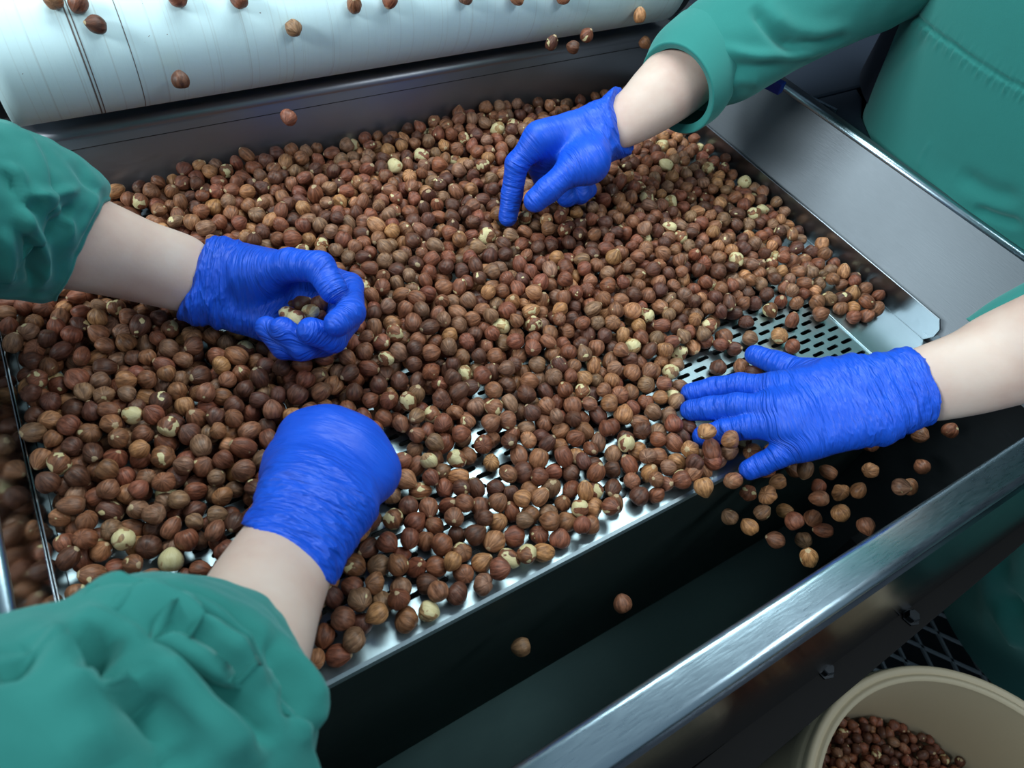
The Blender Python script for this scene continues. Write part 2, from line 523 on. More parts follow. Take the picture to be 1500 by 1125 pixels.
for j in range(ny):
    y0 = SY0 + j * PY
    sh = (j % 2) * PX / 2
    for i in range(nx + (1 if sh else 0)):
        xa = SX0 + i * PX - sh; xb = xa + PX
        cx = (xa + xb) / 2; cy = y0 + PY / 2
        ca, cb = max(xa, SX0), min(xb, SX1)
        b = len(V)
        corners = [(cb, y0), (cb, y0 + PY), (ca, y0 + PY), (ca, y0)]
        V += [(x, y, 0) for x, y in corners]
        if cb - ca < PX * 0.9:
            Fc.append((b, b + 1, b + 2, b + 3)); continue
        V += [(cx + hx, cy + hy, 0) for hx, hy in hole]
        V += [(cx + hx, cy + hy, -T) for hx, hy in hole]
        h0 = b + 4
        # ring faces: right half 0..6 belongs to corners 0,1 ; left half 7..13 to corners 2,3
        Fc.append((b + 3, b + 0, h0 + 0, h0 + 13))
        for k in range(3): Fc.append((b + 0, h0 + k + 1, h0 + k))
        Fc.append((b + 0, b + 1, h0 + 3))
        for k in range(3, 6): Fc.append((b + 1, h0 + k + 1, h0 + k))
        Fc.append((b + 1, b + 2, h0 + 7, h0 + 6))
        for k in range(7, 10): Fc.append((b + 2, h0 + k + 1, h0 + k))
        Fc.append((b + 2, b + 3, h0 + 10))
        for k in range(10, 13): Fc.append((b + 3, h0 + k + 1, h0 + k))
        for k in range(nh):
            k2 = (k + 1) % nh
            Fc.append((h0 + k, h0 + k2, h0 + nh + k2, h0 + nh + k))
sp = mesh_obj('sieve_plate', V, Fc, M_sieve, tr, False)
# solid margins around the slots, the right one one step proud
m = MB(); m.box((SX1, YL, -0.001), (XR, YB - .001, 0.0012)); m.build('side_strip', M_sieve, tr, bevel=0.0004)
m = MB(); m.box((XL, YL + .02, -0.001), (SX0, YB - .001, 0.0008)); m.build('side_strip', M_sieve, tr, bevel=0.0004)
m = MB()
pr_ = [np.array([0, SY0, 0]), np.array([0, YL + .004, 0.0]), np.array([0, YL + .0015, -.0006]), np.array([0, YL, -.0025]), np.array([0, YL, -.30]), np.array([0, YL + .003, -.30]), np.array([0, YL + .003, -.004]), np.array([0, SY0, -.0016])]
m.sweep(pr_, (XL, 0, 0), (XR, 0, 0)); 
lip = m.build('front_lip', M_sieve, tr)
lip.data.materials.append(M_dark)
for p in lip.data.polygons:
    if p.center.z < -0.02: p.material_index = 1
# side plates with a bright top edge
m = MB(); m.box((XL - .0011, .150, 0), (XL, YB - .002, .026)); m.build('side_plate', M_mirror, tr, label='polished left side plate', bevel=0.0005)
m = MB()
pts = [(.156, 0), (.150, .010), (.150, .020), (.156, .028), (YB - .002, .028), (YB - .002, 0)]
m.sweep([np.array([0, y, z]) for y, z in pts], (XR, 0, 0), (XR + .002, 0, 0)); m.build('side_plate', M_plate, tr, label='polished right side plate with a clipped corner', bevel=0.0005)
c = at(908, 722, 0.0)
m = MB(); m.lathe([(0, .0016), (.0040, .0014), (.0046, .0008), (.0048, 0)], c, 20); m.build('rivet', M_sieve, sp, True)
# dark pan under the slots
m = MB(); m.box((XL, YL + .004, -.06), (XR, YB - .004, -.055)); m.build('under_pan', M_black, tr)

# ------------------------------------------------------------------ conveyor belt over its end drum
RB = 0.050; CY, CZ = 0.625, 0.1385
cb_ = empty('conveyor', (0.26, 0.62, 0.05), 'white conveyor belt rounding its end drum above the sieve tray', 'conveyor')
xa0, xb0 = at(24, 187, 0.095)[0], 0.603
V = []; Fc = []
path = []
for i in range(25):
    a = -math.pi / 2 - math.pi * i / 24
    path.append((CY + RB * math.cos(a), CZ + RB * math.sin(a)))
path = [(1.9, CZ - RB + .005)] + path + [(1.9, CZ + RB)]
NX = 60
for i in range(NX + 1):
    x = xa0 + (xb0 - xa0) * i / NX
    for y, z in path: V.append((x, y, z))
mp = len(path)
for i in range(NX):
    for k in range(mp - 1): Fc.append((i * mp + k, (i + 1) * mp + k, (i + 1) * mp + k + 1, i * mp + k + 1))
bo = mesh_obj('belt', V, Fc, M_belt, cb_, True)
sm = bo.modifiers.new('s', 'SOLIDIFY'); sm.thickness = 0.003; sm.offset = -1
m = MB(); m.lathe([(0, -.0), (RB - .0035, 0), (RB - .0035, xb0 - xa0 + .02), (0, xb0 - xa0 + .02)], (xa0 - .006, CY, CZ), 40, (1, 0, 0)); m.build('drum', M_bolt, cb_, True)
# the dark double groove and thin wear rings pressed into the belt
M_groove = plain('belt_groove', srgb(120, 108, 104), 0.7, 0, 900, 0.5)
for x, wd in ((0.0146, .00055), (0.0172, .0004), (0.0475, .0003)):
    gvv = MB()
    q = [(CY + (RB + .00025) * math.cos(-math.pi / 2 - math.pi * i / 24), CZ + (RB + .00025) * math.sin(-math.pi / 2 - math.pi * i / 24)) for i in range(25)]
    V = [(x - wd, y, z) for y, z in q] + [(x + wd, y, z) for y, z in q]
    gvv.add(V, [(k, k + 1, 26 + k, 25 + k) for k in range(24)])
    gvv.build('wear_line', M_groove, bo, True)
# frayed pale edge chip at the left end of the belt
m = MB(); e0 = at(0, 20, .15)
# crumbs in the gap behind the back rim
cr = MB(); crp = MB()
for i in range(1500):
    x = rng.uniform(0.02, 0.6); y = YB + 0.007 + abs(rng.normal(0, 0.010)); s_ = abs(rng.normal(0.0012, 0.0007)) + .0006
    if y > YB + .06: continue
    z = 0.0805
    P = np.array([(0, 0, s_ * .5), (s_, 0, 0), (0, s_, 0), (-s_, 0, 0), (0, -s_, 0)]) * rng.uniform(.5, 1.2, (5, 1)) + [x, y, z - 0.0005]
    (crp if rng.random() < .25 else cr).add(P, [(0, 1, 2), (0, 2, 3), (0, 3, 4), (0, 4, 1)])
cr.build('nut_skin_crumbs', M_crumb, kind='stuff', label='brown skin crumbs lying along the back rim below the belt', cat='crumbs')
crp.build('pale_nut_crumbs', M_crumbpale, kind='stuff', label='pale kernel crumbs lying along the back rim below the belt', cat='crumbs')

# ------------------------------------------------------------------ cabinet behind the right rim
m = MB()
cab = empty('machine_cabinet', (1.0, 0.75, -0.85), 'dark navy machine cabinet beyond the right rim of the table', 'cabinet')
m.box((0.674, 0.448, -0.85), (1.5, 1.25, 0.062)); m.build('cabinet_body', M_navy, cab, bevel=0.004)
m = MB(); m.sweep([np.array([x, y, 0]) for x, y in ((.675, .355), (.722, .355), (.752, .40), (.788, .43), (.80, .45), (.675, .45))], (0, 0, -.20), (0, 0, .060)); m.build('corner_cover', M_navy, cab, bevel=0.003)
e1, e2 = at(1165, 135, .063), at(1224, 164, .063)
m = MB(); s_ = nrm(np.cross(nrm(e2 - e1), (0, 0, 1))) * .0022; m.beam(e1, e2, s_, np.array([0, 0, .003])); m.build('edge_strip', M_rim, cab)
e1, e2 = at(1122, 118, .100), at(1146, 130, .100)
m = MB(); s_ = nrm(np.cross(nrm(e2 - e1), (0, 0, 1))) * .005; m.beam(e1, e2, s_, np.array([0, 0, .006]))
m.build('blue_tape', plain('blue_tape', srgb(10, 40, 130), .5), tb, bevel=0.001)


# ------------------------------------------------------------------ bucket
BC = np.array([0.542, -0.249, -0.36]); BR = 0.2005
bk = empty('bucket', (BC[0], BC[1], -0.85), 'beige plastic bucket half filled with dark hazelnuts under the table front', 'bucket')
rb = BR
m = MB(); m.lathe([(0.0, -.49), (rb * .80, -.49), (rb * .82, -.48), (rb - .016, -.085), (rb - .012, -.052), (rb - .011, -.050)], BC, 96)
m.lathe([(rb - .020, -.004), (rb - .021, -.03), (rb - .026, -.2), (rb * .80, -.475), (0, -.475)], BC, 96)
m.build('bucket_wall', M_bucket, bk, True)
m = MB(); m.lathe([(rb - .012, -.052), (rb - .004, -.050), (rb - .001, -.045), (rb, -.020), (rb - .001, -.016), (rb - .004, -.015), (rb - .003, -.012), (rb - .003, -.004), (rb - .005, 0), (rb - .009, .0005), (rb - .012, -.003), (rb - .0135, -.003), (rb - .015, 0.0), (rb - .019, 0), (rb - .021, -.004)], BC, 96)
m.build('bucket_rim', M_bucket, bk, True)


# ------------------------------------------------------------------ limbs: tubes, gloves, sleeves
def catmull(P, n):
    P = np.asarray(P, float); k = len(P); out = []
    for t in np.linspace(0, k - 1, n):
        i = min(int(t), k - 2); u = t - i
        p1, p2 = P[i], P[i + 1]
        p0 = P[i - 1] if i else 2 * p1 - p2
        p3 = P[i + 2] if i + 2 < k else 2 * p2 - p1
        out.append(0.5 * (2 * p1 + (p2 - p0) * u + (2 * p0 - 5 * p1 + 4 * p2 - p3) * u * u + (3 * p1 - p0 - 3 * p2 + p3) * u ** 3))
    return np.array(out)


def px_stations(S):
    """(L, R, z, flat): two outline points of the limb in the picture and the height of its middle"""
    C = []; A = []
    for L, R_, z in [q[:3] for q in S]:
        c = at((L[0] + R_[0]) / 2, (L[1] + R_[1]) / 2, z)
        t = (z - H) / ray((L[0] + R_[0]) / 2, (L[1] + R_[1]) / 2)[2]
        pl = CAM + ray(*L) * t; pr = CAM + ray(*R_) * t
        C.append((pl + pr) / 2); A.append((pr - pl) / 2)
    out = []
    for i in range(len(S)):
        tg = nrm(C[min(i + 1, len(S) - 1)] - C[max(i - 1, 0)])
        b = nrm(np.cross(tg, A[i])) * np.linalg.norm(A[i]) * S[i][3]
        if b @ nrm(CAM - C[i]) < 0: b = -b
        if len(S[i]) > 4:      # a ring seen edge-on: its plane turns towards the line of sight
            v = nrm(CAM - C[i]); an = nrm(A[i]); v = nrm(v - an * (v @ an))
            b = nrm(nrm(b) * (1 - S[i][4]) + v * S[i][4]) * np.linalg.norm(b)
        out.append(np.concatenate([C[i], A[i], b]))
    return out


def raw(c, a, b): return np.array([*c, *a, *b], float)


def tube(st, na, nl, sq=1.0, dense=0.0):
    S = catmull(st, nl); t = np.arange(na) * 2 * math.pi / na; t = t - dense * np.sin(t)
    ct, sn = np.cos(t), np.sin(t)
    if sq != 1.0: ct = np.sign(ct) * abs(ct) ** sq; sn = np.sign(sn) * abs(sn) ** sq
    return S[:, None, 0:3] + S[:, None, 3:6] * ct[None, :, None] + S[:, None, 6:9] * sn[None, :, None]


def grid_normals(G):
    du = np.roll(G, -1, 1) - np.roll(G, 1, 1)
    dv = np.gradient(G, axis=0)
    n = np.cross(du, dv); n /= np.linalg.norm(n, axis=2, keepdims=True) + 1e-12
    c = G.mean(1, keepdims=True)
    return n * (1 if ((G - c) * n).sum() >= 0 else -1)


def grid_faces(nl, na):
    i, j = np.meshgrid(np.arange(nl - 1), np.arange(na), indexing='ij')
    j2 = (j + 1) % na
    return np.stack([i * na + j, i * na + j2, (i + 1) * na + j2, (i + 1) * na + j], -1).reshape(-1, 4)


def polydist(P2, poly):
    """distance and arclength parameter of points to a polyline in the picture"""
    best = np.full(P2.shape[:-1], 1e9); arc = np.zeros(P2.shape[:-1]); side = np.zeros(P2.shape[:-1]); L0 = 0
    for a, b in zip(poly[:-1], poly[1:]):
        a = np.array(a, float); b = np.array(b, float); d = b - a; L = np.hypot(*d)
        u = np.clip(((P2 - a) @ d) / L ** 2, 0, 1)
        q = a + u[..., None] * d; dd = np.hypot(*(np.moveaxis(P2 - q, -1, 0)))
        k = dd < best
        best = np.where(k, dd, best); arc = np.where(k, L0 + u * L, arc)
        cr_ = d[0] * (P2[..., 1] - a[1]) - d[1] * (P2[..., 0] - a[0])
        side = np.where(k, np.sign(cr_), side); L0 += L
    return best, arc, side, L0


def smooth_poly(poly, n=24):
    return [tuple(p) for p in catmull(poly, n)] if len(poly) > 2 else poly


def fold(G, folds, face_only=True):
    """press ridges (+) and valleys (-) into the camera side of a cloth surface"""
    N = grid_normals(G); pr = proj(G)
    facing = np.clip(((CAM - G) * N).sum(2) / np.linalg.norm(CAM - G, axis=2) * 2.2, 0, 1) if face_only else 1.0
    D = np.zeros(G.shape[:2])
    for poly, amp, wd in folds:
        d, arc, side, L = polydist(pr[..., :2], smooth_poly(poly))
        taper = np.clip(np.minimum(arc, L - arc) / (0.22 * L), 0.12, 1)
        D += amp * np.exp(-(d / wd) ** 2) * taper
    return G + N * (D * facing)[..., None]


def noise_disp(G, amp, scale, axis_stretch=None, seed=0.0):
    N = grid_normals(G); D = np.zeros(G.shape[:2])
    st = axis_stretch
    for i in range(G.shape[0]):
        for j in range(G.shape[1]):
            p = G[i, j]
            if st is not None: p = p - st * (p @ st) * 0.75
            D[i, j] = noise.noise(Vector(p * scale) + Vector((seed, seed * 1.7, 3.1)))
    return G + N * (D * amp)[..., None]


def nrm_rows(v): return v / (np.linalg.norm(v, axis=1, keepdims=True) + 1e-12)


def sleeve_mesh(name, G, mat, parent, hem=0.0022, back=3, label=None):
    """an open cloth tube; its first ring is the opening, with a rounded hem folded inwards"""
    nl, na = G.shape[:2]
    N = grid_normals(G); rings = []
    c0 = G[0].mean(0); ax = nrm(G[3].mean(0) - c0)
    for k in range(back, 0, -1):
        rings.append(G[0] + nrm_rows(c0 - G[0]) * (hem * 2.2 + .0012 * k) + ax * (.0008 * k))
    rin = nrm_rows(c0 - G[0])
    rings.append(G[0] + rin * hem * 1.7 - ax * hem * .3)
    rings.append(G[0] + rin * hem * .8 - ax * hem * .9)
    rings.append(G[0] - ax * hem * .5)
    G2 = np.concatenate([np.array(rings), G], 0)
    return mesh_obj(name, G2.reshape(-1, 3), grid_faces(len(G2), na), mat, parent, True, label=label)


# ---- signed-distance hands
def rcone(P, a, b, ra, rb_):
    ba = b - a; l2 = ba @ ba
    h = np.clip(((P - a) @ ba) / l2, 0, 1)
    d = np.linalg.norm(P - a - h[..., None] * ba, axis=-1)
    return d - (ra + (rb_ - ra) * h), h


def smin(a, b, k):
    h = np.clip(0.5 + 0.5 * (b - a) / k, 0, 1)
    return b + (a - b) * h - k * h * (1 - h)


def surface_nets(val, org, vs):
    s = val < 0
    nx, ny, nz = val.shape
    c = [(0, 0, 0), (1, 0, 0), (0, 1, 0), (1, 1, 0), (0, 0, 1), (1, 0, 1), (0, 1, 1), (1, 1, 1)]
    cs = [s[i:nx - 1 + i, j:ny - 1 + j, k:nz - 1 + k] for i, j, k in c]
    tot = sum(x.astype(np.int8) for x in cs)
    act = (tot > 0) & (tot < 8)
    I = np.argwhere(act)
    idx = -np.ones(act.shape, int); idx[act] = np.arange(len(I))
    vals = np.stack([val[I[:, 0] + i, I[:, 1] + j, I[:, 2] + k] for i, j, k in c], 1)
    cc = np.array(c, float)
    acc = np.zeros((len(I), 3)); cnt = np.zeros(len(I))
    for a in range(8):
        for b in range(a + 1, 8):
            if np.abs(cc[a] - cc[b]).sum() != 1: continue
            va, vb = vals[:, a], vals[:, b]
            k = (va < 0) != (vb < 0)
            t = va[k] / (va[k] - vb[k])
            acc[k] += cc[a] + t[:, None] * (cc[b] - cc[a]); cnt[k] += 1
    V = org + (I + acc / cnt[:, None]) * vs
    Q = []
    for ax in range(3):
        o1, o2 = [(1, 2), (2, 0), (0, 1)][ax]
        sl = [slice(0, n) for n in (nx, ny, nz)]; sl2 = list(sl)
        sl[ax] = slice(0, (nx, ny, nz)[ax] - 1); sl2[ax] = slice(1, (nx, ny, nz)[ax])
        e = s[tuple(sl)] != s[tuple(sl2)]
        E = np.argwhere(e)
        k = (E[:, o1] > 0) & (E[:, o2] > 0) & (E[:, o1] < act.shape[o1]) & (E[:, o2] < act.shape[o2])
        E = E[k]; flip = s[E[:, 0], E[:, 1], E[:, 2]]
        d1 = np.zeros(3, int); d1[o1] = 1; d2 = np.zeros(3, int); d2[o2] = 1
        q = np.stack([idx[tuple((E - d1 - d2).T)], idx[tuple((E - d2).T)], idx[tuple(E.T)], idx[tuple((E - d1).T)]], 1)
        q[~flip] = q[~flip][:, ::-1]
        Q.append(q)
    return V, np.concatenate(Q)


OBST = []      # capsules that the nuts must not enter


def glove(name, parent, spec, label, vs=0.0013):
    w_ = at(*spec['wrist'][:3]); cl, crr, cz = spec['cuff']
    st = px_stations([(cl, crr, cz, 1.0), (cl, crr, cz, 1.0)])[0] if False else None
    mid = ((cl[0] + crr[0]) / 2, (cl[1] + crr[1]) / 2)
    cc_ = at(*mid, cz); t = (cz - H) / ray(*mid)[2]
    e1 = (CAM + ray(*crr) * t) - (CAM + ray(*cl) * t); hw = np.linalg.norm(e1) / 2; e1 = nrm(e1)
    palm_ax = nrm(w_ - cc_)
    fing = [[(at(p[0], p[1], p[2]), p[3] if len(p) > 3 else 0.0092) for p in f] for f in spec['fingers']]
    th = [(at(p[0], p[1], p[2]), p[3] if len(p) > 3 else 0.0105) for p in spec['thumb']]
    mcp = [f[0][0] for f in fing]
    side = nrm(mcp[3] - mcp[0]); ww = spec.get('ww', 0.019); wr = spec.get('wr', 0.0165)
    prims = []        # (group, a, b, ra, rb, u0, amt)
    LW = np.linalg.norm(w_ - cc_)
    back = cc_ - palm_ax * 0.03
    e1p = nrm(e1 - palm_ax * (e1 @ palm_ax))
    if side @ e1p < 0: e1p = -e1p
    hwp = spec.get('hw', hw)
    for sgn in (-1, 0, 1):
        prims.append(('palm', back + e1p * sgn * hwp * .30, w_ + side * sgn * ww * .5, hwp * .70 + .0018, wr, 0.0, 1.0))
    for i, mp_ in enumerate(mcp):
        s_ = (i - 1.5) / 1.5
        prims.append(('palm', w_ + side * s_ * ww * .62, mp_, wr * 0.96, fing[i][0][1] * 1.16, LW, spec.get('pamt', .35)))
        if i and spec.get('bridge'): prims.append(('palm', mcp[i - 1], mp_, fing[i - 1][0][1] * 1.1, fing[i][0][1] * 1.1, LW + .06, .1))
        if i: prims.append(('palm', mcp[i - 1] * .85 + w_ * .15, mp_ * .85 + w_ * .15, .0095, .0095, LW + .05, spec.get('pamt', .35)))
    # thumb: metacarpal in the palm, then two free phalanges
    prims.append(('palm', w_ * .8 + th[0][0] * .2, th[0][0], wr * .9, th[0][1] * 1.15, LW, .5))
    prims.append(('palm', th[0][0], mcp[0] * .55 + w_ * .45, th[0][1] * 1.0, wr * .7, LW, .4))
    u = LW + .03
    for a, b in zip(th[:-1], th[1:]):
        prims.append(('t', a[0], b[0], a[1], b[1], u, .6)); u += np.linalg.norm(b[0] - a[0])
    for i, f in enumerate(fing):
        u = LW + .08
        for a, b in zip(f[:-1], f[1:]):
            prims.append(('f%d' % i, a[0], b[0], a[1], b[1], u, .75)); u += np.linalg.norm(b[0] - a[0])
    allp = np.array([p for q in prims for p in (q[1], q[2])])
    lo = allp.min(0) - .035; hi = allp.max(0) + .035
    n = np.ceil((hi - lo) / vs).astype(int)
    gx, gy, gz = np.meshgrid(*[lo[i] + np.arange(n[i]) * vs for i in range(3)], indexing='ij')
    P = np.stack([gx, gy, gz], -1).astype(np.float64)
    grp = {}
    for q in prims:
        d, _ = rcone(P, q[1], q[2], q[3], q[4])
        kk = spec.get('kp', 0.012) if q[0] == 'palm' else 0.003
        grp[q[0]] = d if q[0] not in grp else smin(grp[q[0]], d, kk)
    D = None
    for g_, d in grp.items():
        if g_ == 'palm': continue
        dd = smin(grp['palm'], d, 0.010 if g_ != 't' else 0.014)
        D = dd if D is None else smin(D, dd, 0.0008)
    # cut at the cuff, hollow mouth
    tl = spec.get('tilt', 0.0)
    nv = nrm(palm_ax + nrm(CAM - cc_) * tl); nv = nrm(nv - e1 * (nv @ e1))
    pl = (P - cc_) @ nv
    wob = 0.0010 * np.sin((P @ e1p) * 210) + 0.0008 * np.sin((P @ np.cross(e1p, palm_ax)) * 250 + 1)
    D = np.maximum(D, -(pl + wob))
    hol = np.maximum(D + 0.0030, (pl - 0.014))
    D = np.maximum(D, -hol)
    # wrinkles: soft geometric relief on the wrist and cuff
    V, Q = surface_nets(D, lo, vs)
    # smooth the lattice once
    e = np.concatenate([Q[:, [0, 1]], Q[:, [1, 2]], Q[:, [2, 3]], Q[:, [3, 0]]])
    for _ in range(3):
        S = np.zeros_like(V); cN = np.zeros(len(V))
        for a, b in ((0, 1), (1, 0)):
            np.add.at(S, e[:, a], V[e[:, b]]); np.add.at(cN, e[:, a], 1)
        V = V * .45 + .55 * S / np.maximum(cN, 1)[:, None]
    best = np.full(len(V), 1e9); U = np.zeros((len(V), 3)); AM = np.zeros(len(V))
    acc = np.zeros((len(V), 3)); wsum = np.zeros(len(V)); aacc = np.zeros(len(V))
    for q in prims:
        d, h = rcone(V, q[1], q[2], q[3], q[4])
        wt = np.exp(-np.maximum(d, -0.004) / 0.0025)
        ax = nrm(q[2] - q[1]); L = np.linalg.norm(q[2] - q[1])
        s1 = nrm(np.cross(ax, (0.1, 0.2, 1))); s2 = np.cross(ax, s1)
        rel = V - q[1]
        uvw = np.stack([q[5] + (rel @ ax), rel @ s1, rel @ s2], 1)
        if q[0] == 'palm': rc_ = V - cc_; uvw = np.stack([rc_ @ palm_ax, rc_ @ e1p, rc_ @ np.cross(palm_ax, e1p)], 1)
        acc += wt[:, None] * uvw; wsum += wt; aacc += wt * q[6]
    U = acc / wsum[:, None]; AM = aacc / wsum
    fw = spec.get('wfade', .05)
    AM = np.clip(AM, 0, 1)
    # relief
    fn = np.cross(V[Q[:, 1]] - V[Q[:, 0]], V[Q[:, 3]] - V[Q[:, 0]])
    Nn = np.zeros_like(V)
    for k in range(4): np.add.at(Nn, Q[:, k], fn)
    Nn /= np.linalg.norm(Nn, axis=1, keepdims=True) + 1e-15
    dist_c = (V - cc_) @ palm_ax
    pnv = np.cross(palm_ax, e1p)
    wrist_w = np.exp(-((dist_c - LW * .6) / (LW * .75 + .012)) ** 2)
    for i in range(len(V)):
        a_ = wrist_w[i] * spec.get('wamp', 0.0011)
        if a_ > 0.0001:
            rv = V[i] - cc_; p = (rv @ palm_ax, rv @ e1p, rv @ pnv)
            q_ = Vector((p[0] * 150 + p[1] * 45, p[1] * 20, p[2] * 20 + spec['wrist'][0])); q2 = Vector((p[0] * 70 - p[1] * 30, p[1] * 14, p[2] * 14 + spec['wrist'][1]))
            V[i] += Nn[i] * a_ * (1.2 - 2.2 * abs(noise.noise(q_)) - 2.2 * abs(noise.noise(q2)))
    AM = np.maximum(AM * spec.get('ball', 1.0), wrist_w * .8)
    for q in prims: OBST.append((q[1], q[2], q[3], q[4]))
    return mesh_obj(name, V, Q, M_glove, parent, True, attrs={'wr': ('FLOAT_VECTOR', U), 'wamt': ('FLOAT', AM)}, label=label)


def forearm(name, parent, S, label, na=48, nl=40):
    G = tube(px_stations(S), na, nl)
    for i in range(nl - 1):
        pass
    st = px_stations(S)
    for a, b in zip(st[:-1], st[1:]):
        OBST.append((a[:3], b[:3], np.linalg.norm(a[3:6]) * .95, np.linalg.norm(b[3:6]) * .95))
    V = G.reshape(-1, 3); Fq = grid_faces(nl, na).tolist()
    Fq.append(tuple(range(na))); Fq.append(tuple(range((nl - 1) * na, nl * na))[::-1])
    return mesh_obj(name, V, Fq, M_skin, parent, True, label=label)


# ---------------- person on the left (both arms reach in from the left)
pl_ = empty('person', (-0.45, 0.25, -0.85), 'person in green smock reaching in from the left with cupped and closed gloved hands', 'person')
glove('glove', pl_, dict(
    wrist=(312, 412, .060), cuff=((299, 353), (262, 462), .062), ww=.030, wr=.0150, tilt=-.25, pamt=.9, wamp=.0016,
    fingers=[[(462, 402, .058, .0110), (512, 420, .072, .0100), (514, 458, .082, .0098), (494, 474, .086, .0092)],
             [(462, 436, .040, .0112), (506, 470, .052, .0104), (488, 496, .066, .0098), (455, 485, .076, .0096)],
             [(440, 466, .036, .0108), (474, 502, .046, .0100), (444, 508, .058, .0096), (414, 483, .068, .0092)],
             [(412, 482, .036, .0100), (440, 510, .048, .0090), (416, 508, .054, .0088), (391, 480, .064, .0084)]],
    thumb=[(368, 404, .068, .0140), (425, 388, .086, .0118), (468, 391, .096, .0108), (488, 424, .090, .0100)]),
    'blue glove cupped around a few nuts')
forearm('forearm', pl_, [((318, 378), (295, 452), .060, .64), ((287, 349), (258, 455), .064, .68), ((225, 325), (170, 436), .080, .85), ((155, 292), (85, 420), .100, .9), ((60, 250), (-10, 400), .125, .9)], 'bare left forearm')
glove('glove', pl_, dict(
    wrist=(466, 730, .078), cuff=((357, 768), (487, 852), .085), ww=.026, wr=.0150, tilt=.55, pamt=.12, kp=.016, wamp=.0012, hw=.0270, bridge=1,
    fingers=[[(448, 640, .062, .0112), (452, 636, .038, .0100), (470, 665, .020, .0090), (480, 690, .016, .0085)],
             [(484, 638, .066, .0112), (488, 634, .038, .0104), (505, 670, .018, .0095), (505, 700, .014, .0085)],
             [(522, 656, .063, .0110), (526, 652, .036, .0100), (535, 685, .020, .0092), (530, 710, .014, .0085)],
             [(548, 692, .056, .0104), (550, 690, .032, .0090), (550, 712, .020, .0084), (540, 730, .016, .0080)]],
    thumb=[(430, 692, .060, .0125), (428, 665, .042, .0110), (440, 650, .028, .0100), (455, 645, .020, .0092)]),
    'blue glove closed over the nuts, back of the hand up')
forearm('forearm', pl_, [((385, 740), (495, 795), .080, .62), ((357, 772), (484, 850), .086, .66), ((318, 822), (464, 915), .102, .80), ((262, 900), (440, 1010), .125, .85), ((160, 1010), (380, 1150), .150, .9)], 'bare right forearm')

# sleeve of the upper arm
st = px_stations([((158, 287), (78, 437), .100, .95, 1.0), ((156, 262), (58, 440), .106, .95, 1.0), ((118, 226), (20, 436), .118, .9, .6), ((45, 188), (-60, 430), .140, .85), ((-70, 165), (-170, 420), .165, .85), ((-230, 150), (-330, 430), .19, .85)])[:-1] + [raw((-.30, .37, .26), (-.03, -.068, -.01), (.03, 0, .062)), raw((-.44, .37, .38), (-.03, -.072, -.01), (.04, 0, .070)), raw((-.56, .33, .47), (-.02, -.08, -.02), (.04, .01, .075)), raw((-.64, .28, .50), (0, -.07, -.02), (.02, .01, .06))]
G = tube(st, 160, 230)
G = noise_disp(G, .0035, 38, nrm(st[0][:3] - st[3][:3]), 2.0)
G = fold(G, [([(95, 228), (125, 262), (150, 292), (120, 350), (85, 415)], -0.0039, 7),
             ([(160, 262), (152, 285), (120, 345), (80, 430)], 0.0039, 8),
             ([(40, 265), (70, 300), (100, 330), (95, 370)], 0.0052, 9),
             ([(20, 300), (50, 345), (65, 390), (55, 430)], 0.0059, 10),
             ([(120, 275), (80, 285), (30, 290)], 0.0039, 8),
             ([(110, 300), (85, 320), (70, 360)], -0.0059, 8),
             ([(35, 330), (48, 380), (45, 425)], -0.0065, 8),
             ([(60, 300), (35, 300), (5, 240)], -0.0046, 7),
             ([(0, 240), (25, 255), (35, 300), (38, 350)], 0.0052, 8),
             ([(0, 330), (12, 370), (8, 420)], 0.0065, 10)])
G = noise_disp(G, .0010, 95, None, 4.0)
sleeve_mesh('sleeve', G, M_cloth, pl_, label='green sleeve pushed up the left arm')
# sleeve of the lower arm, bunched near the camera
st = px_stations([((320, 846), (452, 955), .108, .90, .75), ((245, 850), (448, 1000), .120, .92, .6), ((160, 874), (452, 1078), .135, .90, .3), ((85, 905), (440, 1150), .146, .88), ((10, 935), (395, 1240), .158, .86), ((-110, 960), (320, 1360), .172, .84), ((-300, 1010), (160, 1520), .19, .8)])[:-1] + [raw((-.34, .02, .33), (-.04, -.066, -.01), (.03, 0, .066)), raw((-.48, .06, .43), (-.04, -.072, -.01), (.03, 0, .070)), raw((-.60, .14, .49), (-.02, -.08, 0), (.02, 0, .07))]
G = tube(st, 220, 280)
G = noise_disp(G, .0028, 30, nrm(st[0][:3] - st[4][:3]), 5.0)
G = fold(G, [([(92, 898), (130, 880), (200, 888), (280, 920), (360, 975), (405, 1005)], 0.0127, 20),
             ([(170, 868), (260, 868), (340, 910), (410, 980)], -0.0121, 18),
             ([(340, 845), (380, 885), (425, 950), (450, 1010), (452, 1080)], 0.0085, 14),
             ([(455, 960), (462, 1020), (452, 1080)], 0.0051, 8),
             ([(395, 905), (425, 990), (428, 1060)], -0.0088, 11),
             ([(105, 935), (140, 950), (172, 942)], -0.0287, 15),
             ([(100, 905), (170, 925), (210, 950)], 0.0051, 12),
             ([(55, 915), (80, 945), (105, 1010), (140, 1080), (165, 1125)], 0.0102, 20),
             ([(120, 985), (160, 1005), (190, 1000)], 0.0085, 12),
             ([(118, 960), (150, 990), (165, 985)], -0.0155, 12),
             ([(195, 1000), (220, 1045), (255, 1100), (275, 1140)], -0.0165, 14),
             ([(200, 950), (270, 1020), (340, 1080), (390, 1125)], 0.0102, 24),
             ([(290, 985), (350, 1040), (400, 1100)], -0.0088, 20),
             ([(20, 950), (40, 960), (22, 980), (0, 985)], -0.0133, 9)])
G = noise_disp(G, .0010, 95, None, 4.0)
